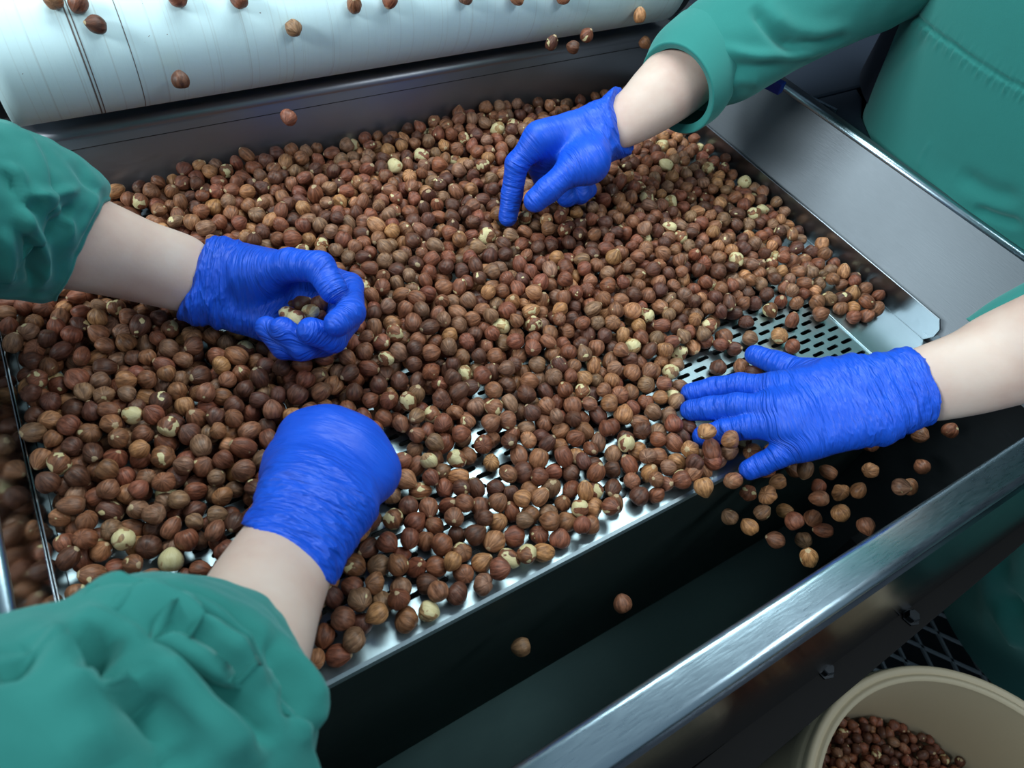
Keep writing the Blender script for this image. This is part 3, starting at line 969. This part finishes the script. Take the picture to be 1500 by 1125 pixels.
sleeve_mesh('sleeve', G, M_cloth, pl_, label='green sleeve bunched up below the right elbow')
# body of the smock, outside the frame on the left
G = tube([np.concatenate([[-.62, .22, z], [rx, 0, 0], [0, ry, 0]]) for z, rx, ry in ((-.80, .20, .27), (-.4, .18, .25), (0, .16, .23), (.2, .16, .235), (.42, .15, .23), (.52, .11, .16), (.58, .06, .07))], 48, 40)
mesh_obj('smock', G.reshape(-1, 3), grid_faces(40, 48), M_cloth, pl_, True)

# ---------------- person on the right
pr_o = empty('person', (0.84, 0.22, -0.85), 'person in green coat leaning on the right rim, picking and sweeping with blue gloves', 'person')
glove('glove', pr_o, dict(
    wrist=(893, 190, .092), cuff=((905, 130), (918, 224), .100), ww=.026, wr=.0160, tilt=-.3, pamt=.15, wamp=.0007, ball=.8,
    fingers=[[(790, 202, .100, .0112), (757, 240, .078, .0104), (750, 284, .052, .0098), (744, 318, .034, .0088)],
             [(798, 212, .090, .0112), (790, 245, .064, .0104), (800, 275, .046, .0096), (820, 280, .036, .009)],
             [(822, 225, .080, .0110), (822, 262, .056, .0102), (830, 288, .042, .0094), (845, 285, .034, .009)],
             [(850, 235, .074, .0104), (848, 262, .054, .0094), (850, 285, .042, .0088), (862, 278, .036, .0084)]],
    thumb=[(862, 238, .092, .0135), (835, 250, .086, .0120), (803, 278, .074, .0112), (784, 294, .064, .0104)]),
    'blue glove picking with pointed index finger')
forearm('forearm', pr_o, [((880, 155), (893, 218), .096, .62), ((907, 136), (924, 214), .102, .68), ((930, 108), (975, 190), .112, .8), ((958, 76), (1028, 155), .124, .85), ((1005, 20), (1075, 110), .14, .9)], 'bare right forearm')
glove('glove', pr_o, dict(
    wrist=(1268, 584, .062), cuff=((1332, 510), (1354, 622), .072), ww=.034, wr=.0150, tilt=.05, pamt=.65, wamp=.0011,
    fingers=[[(1140, 570, .046, .0104), (1084, 564, .034, .0096), (1045, 569, .022, .0090), (1012, 576, .014, .0084)],
             [(1142, 600, .048, .0106), (1080, 594, .036, .0098), (1040, 598, .024, .0092), (1012, 601, .016, .0086)],
             [(1152, 626, .046, .0104), (1098, 624, .034, .0096), (1060, 632, .022, .0090), (1030, 639, .014, .0084)],
             [(1178, 650, .042, .0098), (1140, 668, .032, .0088), (1118, 679, .022, .0084), (1098, 688, .016, .0080)]],
    thumb=[(1225, 560, .052, .0125), (1178, 546, .044, .0108), (1140, 533, .034, .0098), (1106, 520, .026, .0086)]),
    'blue glove spread flat, sweeping nuts over the lip')
forearm('forearm', pr_o, [((1300, 540), (1312, 608), .066, .62), ((1332, 514), (1353, 618), .072, .66), ((1395, 488), (1432, 607), .086, .8), ((1440, 462), (1520, 585), .10, .85), ((1530, 420), (1640, 560), .13, .9)], 'bare left forearm')
# right sleeve: turned-back cuff and folds towards the elbow
st = px_stations([((951, 76), (1032, 184), .124, .92), ((962, 52), (1052, 170), .128, .92), ((990, 26), (1066, 150), .136, .92)])
G = tube(st, 140, 40); sleeve_mesh('cuff', G, M_cloth, pr_o, hem=.0016, label='turned-back cuff of the right sleeve')
st = px_stations([((972, 55), (1046, 155), .130, .86), ((1000, 22), (1072, 150), .138, .86), ((1052, -22), (1108, 136), .154, .84), ((1110, -62), (1160, 104), .172, .82), ((1190, -115), (1240, 66), .196, .82), ((1290, -190), (1345, 20), .225, .85), ((1440, -330), (1500, -60), .28, .85)]) + [raw((.80, .40, .46), (-.01, -.075, -.01), (-.04, 0, .07)), raw((.86, .33, .51), (0, -.07, 0), (-.03, 0, .06))]
G = tube(st, 160, 190)
G = fold(G, [([(1050, 70), (1110, 82), (1160, 80), (1220, 68)], .0055, 9),
             ([(1100, 5), (1125, 40), (1150, 65), (1175, 75)], -.0065, 10),
             ([(1120, 0), (1150, 35), (1200, 50), (1260, 40)], .0040, 16),
             ([(1055, 95), (1100, 98), (1150, 92)], -.0030, 9),
             ([(1120, 120), (1085, 118), (1060, 130)], .0025, 9),
             ([(1160, 60), (1200, 62), (1250, 50)], -.0050, 8)])
G = noise_disp(G, .0014, 40, None, 8.0)
sleeve_mesh('sleeve', G, M_cloth, pr_o, label='green right sleeve with turned cuff')
# left sleeve at the right edge of the frame
st = px_stations([((1421, 468), (1512, 532), .094, .92), ((1460, 440), (1560, 540), .104, .92), ((1530, 400), (1640, 540), .124, .9), ((1640, 330), (1760, 520), .16, .9), ((1760, 180), (1900, 440), .22, .9)])
G = tube(st, 100, 60); sleeve_mesh('sleeve', G, M_cloth, pr_o, label='green left sleeve at the frame edge')
# coat body leaning on the rim
zs = [(-.55, .21, .222, .93), (-.30, .205, .222, .92), (-.05, .185, .226, .89), (.06, .165, .228, .857), (.115, .165, .230, .848), (.20, .17, .236, .842), (.30, .172, .236, .84), (.42, .158, .225, .85), (.52, .11, .17, .85), (.58, .06, .08, .85)]
G = tube([np.concatenate([[cx, .21, z], [-rx, 0, 0], [0, ry, 0]]) for z, rx, ry, cx in zs], 340, 420, .9, .72)
seam = [(1337, 0), (1342, 22), (1370, 48), (1395, 65), (1430, 90), (1465, 112), (1500, 130), (1560, 165)]
N = grid_normals(G); pp = proj(G)[..., :2]
d, arc, side, L = polydist(pp, smooth_poly(seam, 40))
facing = ((CAM - G) * N).sum(2) > 0
below = np.where(side > 0, 1.0, 0.0)
rip = np.sin(arc * 0.70 + .25 * np.sin(d * .3)) + 0.6 * np.sin(arc * 0.43 + 1)
D = -0.0028 * np.exp(-(d / 2.4) ** 2) + 0.0013 * rip * np.exp(-((d - 9) / 9) ** 2) * (0.30 + 0.70 * below) + .0005 * np.exp(-(d / 16) ** 2) * below
D *= facing
G = G + N * D[..., None]
G = fold(G, [([(1345, 25), (1300, 70), (1278, 120)], .0030, 9), ([(1360, 45), (1320, 85), (1290, 120)], -.0025, 9),
             ([(1250, 200), (1300, 245), (1380, 290), (1500, 310)], .0030, 30), ([(1400, 250), (1450, 280), (1500, 290)], -.004, 14),
             ([(1345, 250), (1352, 228), (1365, 205)], .0008, 3), ([(1425, 302), (1460, 318), (1500, 330)], -.0055, 8)])
mesh_obj('coat', G.reshape(-1, 3), grid_faces(420, 340), M_cloth, pr_o, True, label='green coat front with a gathered waist seam')
# hanging lower coat seen under the rim
st = [np.concatenate([at(px, py, z), [-hw, 0, 0], [0, hw * 1.3, 0]]) for px, py, z, hw in ((1600, 640, -.10, .13), (1560, 760, -.30, .14), (1540, 860, -.50, .15), (1530, 930, -.66, .16))]
G = tube(st, 120, 90)
G = fold(G, [([(1460, 880), (1480, 920), (1500, 950)], .020, 9), ([(1475, 870), (1500, 905)], -.020, 8), ([(1440, 790), (1450, 860), (1445, 930)], .014, 12), ([(1465, 780), (1470, 850)], -.012, 12)])
sleeve_mesh('coat_skirt', G[::-1], M_cloth, pr_o)
# navy garment behind the coat
G = tube([np.concatenate([[.885, .252, z], [-.160, 0, 0], [0, .236, 0]]) for z in (.068, .1, .2, .3, .4, .5)], 60, 20)
mesh_obj('under_garment', G.reshape(-1, 3), grid_faces(20, 60), M_navycloth, pr_o, True, label='navy garment showing behind the coat')

# ------------------------------------------------------------------ hazelnuts
NU, NV = 20, 12
TONES = [('dark brown', srgb(94, 58, 44)), ('reddish brown', srgb(128, 76, 55)), ('brown', srgb(136, 90, 64)),
         ('dull brown', srgb(134, 98, 74)), ('tan brown', srgb(166, 116, 78)), ('half peeled', srgb(134, 86, 60)), ('pale peeled', srgb(176, 140, 96))]
TW = [.20, .23, .26, .15, .10, .045, .015]
SHAPES = ['round', 'pointed', 'oval', 'lobed']


def nut_unit(kind, seed):
    r_ = np.random.default_rng(seed)
    th = np.linspace(0, math.pi, NV + 1)[1:-1]; ph = np.arange(NU) * 2 * math.pi / NU
    T_, P_ = np.meshgrid(th, ph, indexing='ij')
    T_ = np.concatenate([[0], T_.ravel(), [math.pi]]); P_ = np.concatenate([[0], P_.ravel(), [0]])
    s = np.sin(T_)
    rad = np.ones_like(T_)
    for k in (2, 3, 5, 7): rad += r_.normal(0, [.045, .032, .024, .016][(2, 3, 5, 7).index(k)]) * np.cos(k * P_ + r_.uniform(0, 6)) * s ** .7
    tip = {'round': .14, 'pointed': .34, 'oval': .10, 'lobed': .16}[kind]
    z = np.cos(T_) * rad
    x = s * np.cos(P_) * rad; y = s * np.sin(P_) * rad
    z = z + tip * np.exp(-(T_ / .42) ** 2)
    z = np.where(z < -.72, -.72 + (z + .72) * .45, z)
    if kind == 'oval': z *= 1.22; x *= .9; y *= .92
    if kind == 'pointed': z *= 1.0; x *= 1.02; y *= .98
    if kind == 'lobed':
        ang = np.abs((P_ - 1.0 + math.pi) % (2 * math.pi) - math.pi)
        k = 1 - .20 * np.exp(-(ang / .30) ** 2) * s
        x *= k * 1.06; y *= k * .98; z *= 1 - .05 * np.exp(-(ang / .3) ** 2) * s
    x *= r_.uniform(.93, 1.05); y *= r_.uniform(.93, 1.05)
    return np.stack([x, y, z], 1)


def nut_faces():
    Fc = []
    for j in range(NU):
        j2 = (j + 1) % NU
        Fc.append((0, 1 + j, 1 + j2))
        for i in range(NV - 2):
            a, b = 1 + i * NU, 1 + (i + 1) * NU
            Fc.append((a + j, b + j, b + j2, a + j2))
        e = 1 + (NV - 2) * NU
        Fc.append((e + j, len_v - 1, e + j2))
    return Fc


UNITS = [(k, nut_unit(k, 10 + i)) for i, k in enumerate(SHAPES * 6)]
len_v = len(UNITS[0][1])
NF = nut_faces()


def tone_attrs(ti, r_):
    t = np.array(TONES[ti][1]) * r_.uniform(.82, 1.18) * np.array([1, r_.uniform(.93, 1.06), r_.uniform(.92, 1.08)])
    peel = {'half peeled': r_.uniform(.24, .31), 'pale peeled': r_.uniform(.31, .42)}.get(TONES[ti][0], r_.uniform(-.2, .155))
    return t, peel, r_.uniform(0, 40, 3)


def rotm(r_, tipup=False):
    q = r_.normal(size=4); q /= np.linalg.norm(q); a, b, c, d = q
    return np.array([[1 - 2 * (c * c + d * d), 2 * (b * c - a * d), 2 * (b * d + a * c)], [2 * (b * c + a * d), 1 - 2 * (b * b + d * d), 2 * (c * d - a * b)], [2 * (b * d - a * c), 2 * (c * d + a * b), 1 - 2 * (b * b + c * c)]])


class Heap:
    """drops round grains one by one; each rolls off what it meets until it lies"""
    def __init__(s, cell=0.016): s.g = {}; s.c = cell; s.n = []

    def near(s, x, y):
        i, j = int(math.floor(x / s.c)), int(math.floor(y / s.c)); o = []
        for a in (-1, 0, 1):
            for b in (-1, 0, 1): o += s.g.get((i + a, j + b), ())
        return o

    def rest(s, x, y, r):
        z = r; who = None
        for q in s.near(x, y):
            d2 = (q[0] - x) ** 2 + (q[1] - y) ** 2; R_ = (q[3] + r) * .955
            if d2 < R_ * R_:
                zz = q[2] + math.sqrt(R_ * R_ - d2)
                if zz > z: z = zz; who = q
        return z, who

    def drop(s, x, y, r, inside):
        z, who = s.rest(x, y, r)
        for _ in range(26):
            if who is None: break
            dx, dy = x - who[0], y - who[1]; L = math.hypot(dx, dy) + 1e-9
            x2, y2 = x + dx / L * .0014, y + dy / L * .0014
            if not inside(x2, y2, r): break
            z2, w2 = s.rest(x2, y2, r)
            if z2 >= z - 1e-5: break
            x, y, z, who = x2, y2, z2, w2
        return x, y, z

    def add(s, x, y, z, r):
        q = (x, y, z, r); s.n.append(q); s.g.setdefault((int(math.floor(x / s.c)), int(math.floor(y / s.c))), []).append(q)


OA = np.array([o[0] for o in OBST]); OBv = np.array([o[1] for o in OBST]); ORa = np.array([o[2] for o in OBST]); ORb = np.array([o[3] for o in OBST])


def hits_hand(x, y, z, r):
    p = np.array([x, y, z]); ba = OBv - OA
    h = np.clip(((p - OA) * ba).sum(1) / (ba * ba).sum(1), 0, 1)
    d = np.linalg.norm(p - OA - h[:, None] * ba, axis=1) - (ORa + (ORb - ORa) * h)
    return d.min() < r * .75


def sst(a, b, x): t = min(max((x - a) / (b - a), 0), 1); return t * t * (3 - 2 * t)


# bare patches of the sieve: picture point, half sizes (m) along x and y, share of nuts kept
BARE = [(at(px, py, 0)[:2], ax, ay, k) for px, py, ax, ay, k in
        ((1110, 505, .055, .034, .13), (1185, 500, .050, .036, .10), (1195, 465, .030, .020, .25), (1040, 545, .050, .026, .15), (1130, 455, .03, .015, .6), (1250, 530, .03, .03, .3), (590, 662, .017, .014, .10),
         (715, 690, .022, .013, .15), (165, 684, .012, .011, .05), (670, 700, .05, .02, .72), (905, 715, .03, .012, .25), (240, 860, .012, .010, .2), (310, 830, .012, .012, .3),
         (960, 705, .022, .012, .3), (480, 900, .04, .01, .6))]


def top_h(x, y):
    h = .0185 + .015 * sst(.20, .34, y) + .001 * sst(.36, .60, y)
    h += .004 * math.sin(x * 23 + y * 9) * sst(.3, .5, y)
    h -= .017 * sst(.40, .56, x) * sst(.55, .25, y) + .012 * sst(.36, .60, x) * sst(.30, .55, y)
    g = at(1085, 650, .01); h += .016 * math.exp(-(((x - g[0]) / .05) ** 2 + ((y - g[1]) / .03) ** 2))
    return max(h, .0165)


def keep(x, y):
    k = 1.0
    for c_, ax, ay, kk in BARE:
        e = ((x - c_[0]) / ax) ** 2 + ((y - c_[1]) / ay) ** 2
        if e < 1: k = min(k, kk)
    if .36 < x < .535 and y < .185: k = min(k, .3)
    if x > .548 and y > .150: k = 1.0
    if x > .33 and y < .145: k = 0
    if x > .545 and y < .150: k = 0
    lim = .1375 if x < .19 else .1375 + (x - .19) * .16
    if .25 < x < .36: lim = .137
    if y < lim: k = 0
    return k


hp = Heap(); prng = random.Random(11)


def inside_tray(x, y, r): return XL + r * .96 < x < XR - r * .96 and YL + .007 < y < YB - r * .96


tries = 0
while tries < 21000:
    tries += 1
    r = min(max(prng.gauss(.0069, .00042), .0058), .0080)
    x = prng.uniform(XL, XR); y = prng.uniform(YL, YB)
    if not inside_tray(x, y, r): continue
    if prng.random() > keep(x, y): continue
    x, y, z = hp.drop(x, y, r, inside_tray)
    if z + r * .4 > top_h(x, y) or keep(x, y) == 0: continue
    if keep(x, y) < prng.random() * .9: continue
    if z > .02 and hits_hand(x, y, z, r): continue
    if z <= .02 and hits_hand(x, y, z, r): continue
    hp.add(x, y, z, r)
TRAY = np.array(hp.n)

# which nuts show largest in the picture: a small id buffer of discs, with the arms in front
SCL = .5; Wb, Hb = 750, 563
ids = -np.ones((Hb, Wb), int)
pj = proj(TRAY[:, :3]); order = np.argsort(-pj[:, 2])
for i in order:
    cx, cy = pj[i, 0] * SCL, pj[i, 1] * SCL; rr = F * TRAY[i, 3] / pj[i, 2] * SCL
    x0, x1, y0, y1 = max(int(cx - rr), 0), min(int(cx + rr) + 2, Wb), max(int(cy - rr), 0), min(int(cy + rr) + 2, Hb)
    if x0 >= x1 or y0 >= y1: continue
    yy, xx = np.mgrid[y0:y1, x0:x1]
    ids[y0:y1, x0:x1][(xx - cx) ** 2 + (yy - cy) ** 2 < rr * rr] = i
ARMS = [[(0, 190), (90, 215), (160, 265), (300, 352), (460, 372), (525, 430), (515, 490), (430, 520), (260, 470), (75, 440), (0, 430)],
        [(0, 930), (90, 890), (250, 838), (310, 835), (360, 765), (430, 620), (500, 610), (574, 690), (560, 740), (490, 860), (470, 1000), (440, 1125), (0, 1125)],
        [(735, 320), (775, 185), (900, 130), (960, 70), (1060, 0), (1500, 0), (1500, 330), (1240, 190), (1035, 185), (915, 225), (835, 300)],
        [(1000, 570), (1110, 510), (1330, 510), (1430, 470), (1500, 430), (1500, 600), (1356, 622), (1180, 665), (1090, 700), (1000, 610)]]
yy, xx = np.mgrid[0:Hb, 0:Wb]; xx = xx / SCL; yy = yy / SCL
for poly in ARMS:
    ins = np.zeros(ids.shape, bool); n_ = len(poly)
    for (xa, ya), (xb_, yb_) in zip(poly, poly[1:] + poly[:1]):
        if ya == yb_: continue
        c_ = ((ya > yy) != (yb_ > yy)) & (xx < (xb_ - xa) * (yy - ya) / (yb_ - ya) + xa); ins ^= c_
    ids[ins] = -1
seen = np.bincount(ids[ids >= 0], minlength=len(TRAY))
N_SINGLE = 222
single = set(np.argsort(-seen)[:N_SINGLE].tolist())

trng = np.random.default_rng(3)
NUTMESH = {}


def nut_mesh(ui, ti):
    """shared mesh of one nut shape in one skin tone, radius 1"""
    if (ui, ti) not in NUTMESH:
        U_ = UNITS[ui][1]
        me = bpy.data.meshes.new('hazelnut'); me.from_pydata(U_.tolist(), [], NF)
        me.polygons.foreach_set('use_smooth', np.ones(len(me.polygons), bool))
        t, pe, sd = tone_attrs(ti, np.random.default_rng(ui * 31 + ti))
        for k, tp, fld, dat in (('lc', 'FLOAT_VECTOR', 'vector', U_), ('tint', 'FLOAT_COLOR', 'color', np.tile([*t, 1], (len_v, 1))), ('peel', 'FLOAT', 'value', np.full(len_v, pe)), ('seed', 'FLOAT_VECTOR', 'vector', np.tile(sd, (len_v, 1)))):
            me.attributes.new(k, tp, 'POINT').data.foreach_set(fld, np.asarray(dat, np.float32).ravel())
        me.materials.append(M_nut); NUTMESH[ui, ti] = me
    return NUTMESH[ui, ti]


NUT0 = None
USED = set()


def put_nut(p, r, label, group, ti=None, ui=None, fall=False):
    global NUT0
    ti = ti if ti is not None else int(trng.choice(len(TONES), p=TW)); ui = ui if ui is not None else int(trng.integers(len(UNITS)))
    me = nut_mesh(ui, ti)
    if NUT0 is None:
        o = NUT0 = bpy.data.objects.new('hazelnut', me)
    else:
        o = NUT0.copy(); o.data = me
    col.objects.link(o)
    Rm = rotm(trng)
    M = np.eye(4); M[:3, :3] = Rm * r * .985; M[:3, 3] = np.asarray(p) + [0, 0, ZT]
    o.matrix_world = Matrix(M.tolist())
    lab = label(TONES[ti][0], UNITS[ui][0])
    o['label'] = lab; o['category'] = 'nut'; o['group'] = group
    USED.add(lab)
    return o


def merged_nuts(name, P, label):
    if len(P) == 0: return
    V = []; lc = []; tint = []; peel = []; seed = []; Fc = []
    base = np.array([f if len(f) == 4 else (*f, -1) for f in NF])
    for i, (x, y, z, r) in enumerate(P):
        U_ = UNITS[int(trng.integers(len(UNITS)))][1]
        V.append(U_ @ rotm(trng).T * r * .985 + [x, y, z]); lc.append(U_)
        t, pe, sd = tone_attrs(int(trng.choice(len(TONES), p=TW)), trng)
        tint.append(np.tile([*t, 1], (len_v, 1))); peel.append(np.full(len_v, pe)); seed.append(np.tile(sd, (len_v, 1)))
        b = base + i * len_v; b[base < 0] = -1; Fc.append(b)
    Fc = np.concatenate(Fc)
    Fl = [tuple(f) if f[3] >= 0 else tuple(f[:3]) for f in Fc.tolist()]
    o = mesh_obj(name, np.concatenate(V), Fl, M_nut, None, True, label=label, cat='nuts', kind='stuff',
                 attrs={'lc': ('FLOAT_VECTOR', np.concatenate(lc)), 'tint': ('FLOAT_COLOR', np.concatenate(tint)), 'peel': ('FLOAT', np.concatenate(peel)), 'seed': ('FLOAT_VECTOR', np.concatenate(seed))})
    return o


ONES = ['zeroth', 'first', 'second', 'third', 'fourth', 'fifth', 'sixth', 'seventh', 'eighth', 'ninth', 'tenth', 'eleventh', 'twelfth', 'thirteenth', 'fourteenth', 'fifteenth', 'sixteenth', 'seventeenth', 'eighteenth', 'nineteenth']
TENS = {20: ('twentieth', 'twenty'), 30: ('thirtieth', 'thirty'), 40: ('fortieth', 'forty'), 50: ('fiftieth', 'fifty'), 60: ('sixtieth', 'sixty'), 70: ('seventieth', 'seventy'), 80: ('eightieth', 'eighty'), 90: ('ninetieth', 'ninety')}


def ordinal(k):
    if k < 20: return ONES[k]
    a, b = TENS[k // 10 * 10]
    return a if k % 10 == 0 else b + '-' + ONES[k % 10]


ROW = np.floor((TRAY[:, 1] - YL - .007) / .0138).astype(int)
RANK = np.zeros(len(TRAY), int)
for q in range(ROW.max() + 1):
    k = np.where((ROW == q) & (seen > 0))[0]
    RANK[k[np.argsort(TRAY[k, 0])]] = np.arange(len(k)) + 1


def tray_label(i):
    def f(tone, shape):
        sh = {'round': 'round', 'pointed': 'pointed', 'oval': 'oval', 'lobed': 'creased'}[shape]
        s1 = f'{tone} {sh} hazelnut {ordinal(int(RANK[i]))} from left plate in {ordinal(int(ROW[i]) + 1)} row behind the lip'
        return s1
    return f


merged_nuts('hazelnut_heap', [q for i, q in enumerate(TRAY) if i not in single and (seen[i] > 0 or trng.random() < .8)], 'heap of brown hazelnuts spread over the sieve tray towards the back')
for i in sorted(single):
    x, y, z, r = TRAY[i]
    put_nut((x, y, z), r, tray_label(i), 'hazelnuts in the front of the tray')

# nuts in the cupped glove
for k, (px, py, z) in enumerate(((421, 461, .056), (434, 467, .060), (441, 446, .056), (455, 458, .058), (468, 444, .060), (428, 447, .050), (466, 462, .054))):
    nm = ['nearest the wrist', 'beside the ring fingertip', 'in the middle of the palm', 'beside the middle fingertip', 'under the thumb tip', 'deep in the palm', 'inside the index finger'][k]
    put_nut(at(px, py, z), .0066, lambda t, s, nm=nm: f'{t} hazelnut held in the cupped blue glove, {nm}', 'hazelnuts in the cupped glove', ti=[5, 5, 0, 6, 0, 0, 1][k])
# nuts on and falling off the belt
BN = ((78, -1), (115, 4), (141, 36), (260, -3), (350, -2), (430, 41), (519, 7), (572, -3), (682, -4), (757, -3), (826, -5))
for k, (px, py) in enumerate(BN):
    d = ray(px, py); best = None
    for t in np.linspace(.4, 1.4, 2000):
        p = CAM + d * t
        e = math.hypot(p[1] - CY, p[2] - CZ) - RB - .0066
        if (e < 0 and p[1] < CY) or (p[1] >= CY and p[2] < CZ + RB + .0066): best = p; break
    if best is not None:
        nm = ['first', 'second', 'third', 'fourth', 'fifth', 'sixth', 'seventh', 'eighth', 'ninth', 'tenth', 'eleventh'][k]
        put_nut(best, .0069, lambda t, s, nm=nm: f'{t} hazelnut rolling over the white belt edge, {nm} from the left', 'hazelnuts on the belt')
FB = ((265, 118, .555), (423, 172, .54), (806, 155, .56), (762, 186, .57), (808, 63, .56), (840, 69, .55), (859, 52, .56), (937, 23, .57), (944, 62, .58))
for k, (px, py, y) in enumerate(FB):
    nm = ['before the left half of the belt', 'before the left half of the back panel', 'above the pointing glove, higher', 'above the pointing glove, lower', 'below the belt, leftmost of three', 'below the belt, lowest of three', 'below the belt, rightmost of three', 'before the right belt end', 'beside the turned-back cuff'][k]
    put_nut(aty(px, py, y), .0068, lambda t, s, nm=nm: f'{t} hazelnut in the air {nm}', 'hazelnuts falling off the belt')
# nuts swept over the lip and falling into the chute
FC = ((1163, 689, .10), (1180, 687, .11), (1140, 705, .105), (1199, 713, .10), (1200, 730, .09), (1231, 721, .095), (1257, 719, .085), (1116, 751, .10), (1149, 748, .095),
      (1164, 764, .085), (1191, 759, .09), (1231, 751, .08), (1137, 791, .09), (1177, 791, .10), (1185, 817, .08), (1207, 777, .095), (1268, 769, .07), (1275, 689, .10), (1351, 684, .10),
      (1319, 713, .09), (1333, 713, .10), (1391, 631, .11), (1276, 650, .11), (1302, 642, .105), (1348, 637, .11), (1069, 757, .105), (1098, 772, .10), (1096, 722, .125), (1214, 692, .11), (1125, 725, .115),
      (912, 885, .09), (764, 947, .10))
LIPN = sorted(((1016, 692), (1045, 676), (1068, 661), (1096, 690), (1031, 712), (1102, 662), (1122, 686), (1074, 704), (1133, 661), (1160, 652)))
for k, (px, py) in enumerate(LIPN):
    p_ = at(px, py, .014)
    put_nut(p_, .0070, lambda t, s, k=k: f'{t} hazelnut tumbling over the lip beside the spread little finger, {ordinal(k + 1)} from the rivet', 'hazelnuts tumbling over the lip', ti=[2, 4, 1, 3, 2, 4, 2, 1, 4, 2][k])
frank = {k: q + 1 for q, k in enumerate(sorted(range(30), key=lambda k: FC[k][0]))}
for k, (px, py, y) in enumerate(FC):
    if k >= 30:
        lab = 'brown hazelnut falling alone in the dark chute, ' + ['farther from', 'nearer'][k - 30] + ' the bunched sleeve'
    else:
        lab = None
    p_ = at(px, py, [-.045, -.02, -.03, -.055, -.01][k % 5] if k < 30 else -.05)
    if p_[1] > YL - .008: p_ = aty(px, py, YL - .010)
    put_nut(p_, .0070, lambda t, s, k=k, lab=lab: lab or f'{t} hazelnut falling below the spread glove, {ordinal(frank[k])} from the lip side', 'hazelnuts falling into the chute', ti=[2, 3, 4, 1, 2, 4][k % 6])
for k, (px, py, z) in enumerate(((1035, 632, .034), (1070, 644, .034), (1052, 612, .045) )):
    if k == 2: continue
    put_nut(at(px, py, z), .0068, lambda t, s, k=k: f'{t} hazelnut bouncing over the ring finger of the spread glove, ' + ['left', 'right'][k], 'hazelnuts kicked up by the spread glove', ti=[4, 2][k])
# nuts in the bucket
hb = Heap()
bz = -.62
def in_b(x, y, r): return math.hypot(x, y) < BR * .88 - r
tries = 0
while tries < 5200:
    tries += 1
    r = prng.gauss(.0067, .0004); x = prng.uniform(-.17, .17); y = prng.uniform(-.17, .17)
    if not in_b(x, y, r): continue
    x, y, z = hb.drop(x, y, r, in_b)
    if z > .030 + .02 * (-x * .5 + y * .3) / .17: continue
    hb.add(x, y, z, r)
BL = -.145
TW_OLD = list(TW); TW[:] = [.34, .42, .12, .02, .02, .07, .01]
merged_nuts('bucket_hazelnuts', [(x + BC[0], y + BC[1], z + BC[2] + BL - .03, r) for x, y, z, r in hb.n], 'dark reddish hazelnuts heaped in the beige bucket')
TW[:] = TW_OLD
print('NUTS', len(TRAY), int((seen > 0).sum()), len(hb.n))
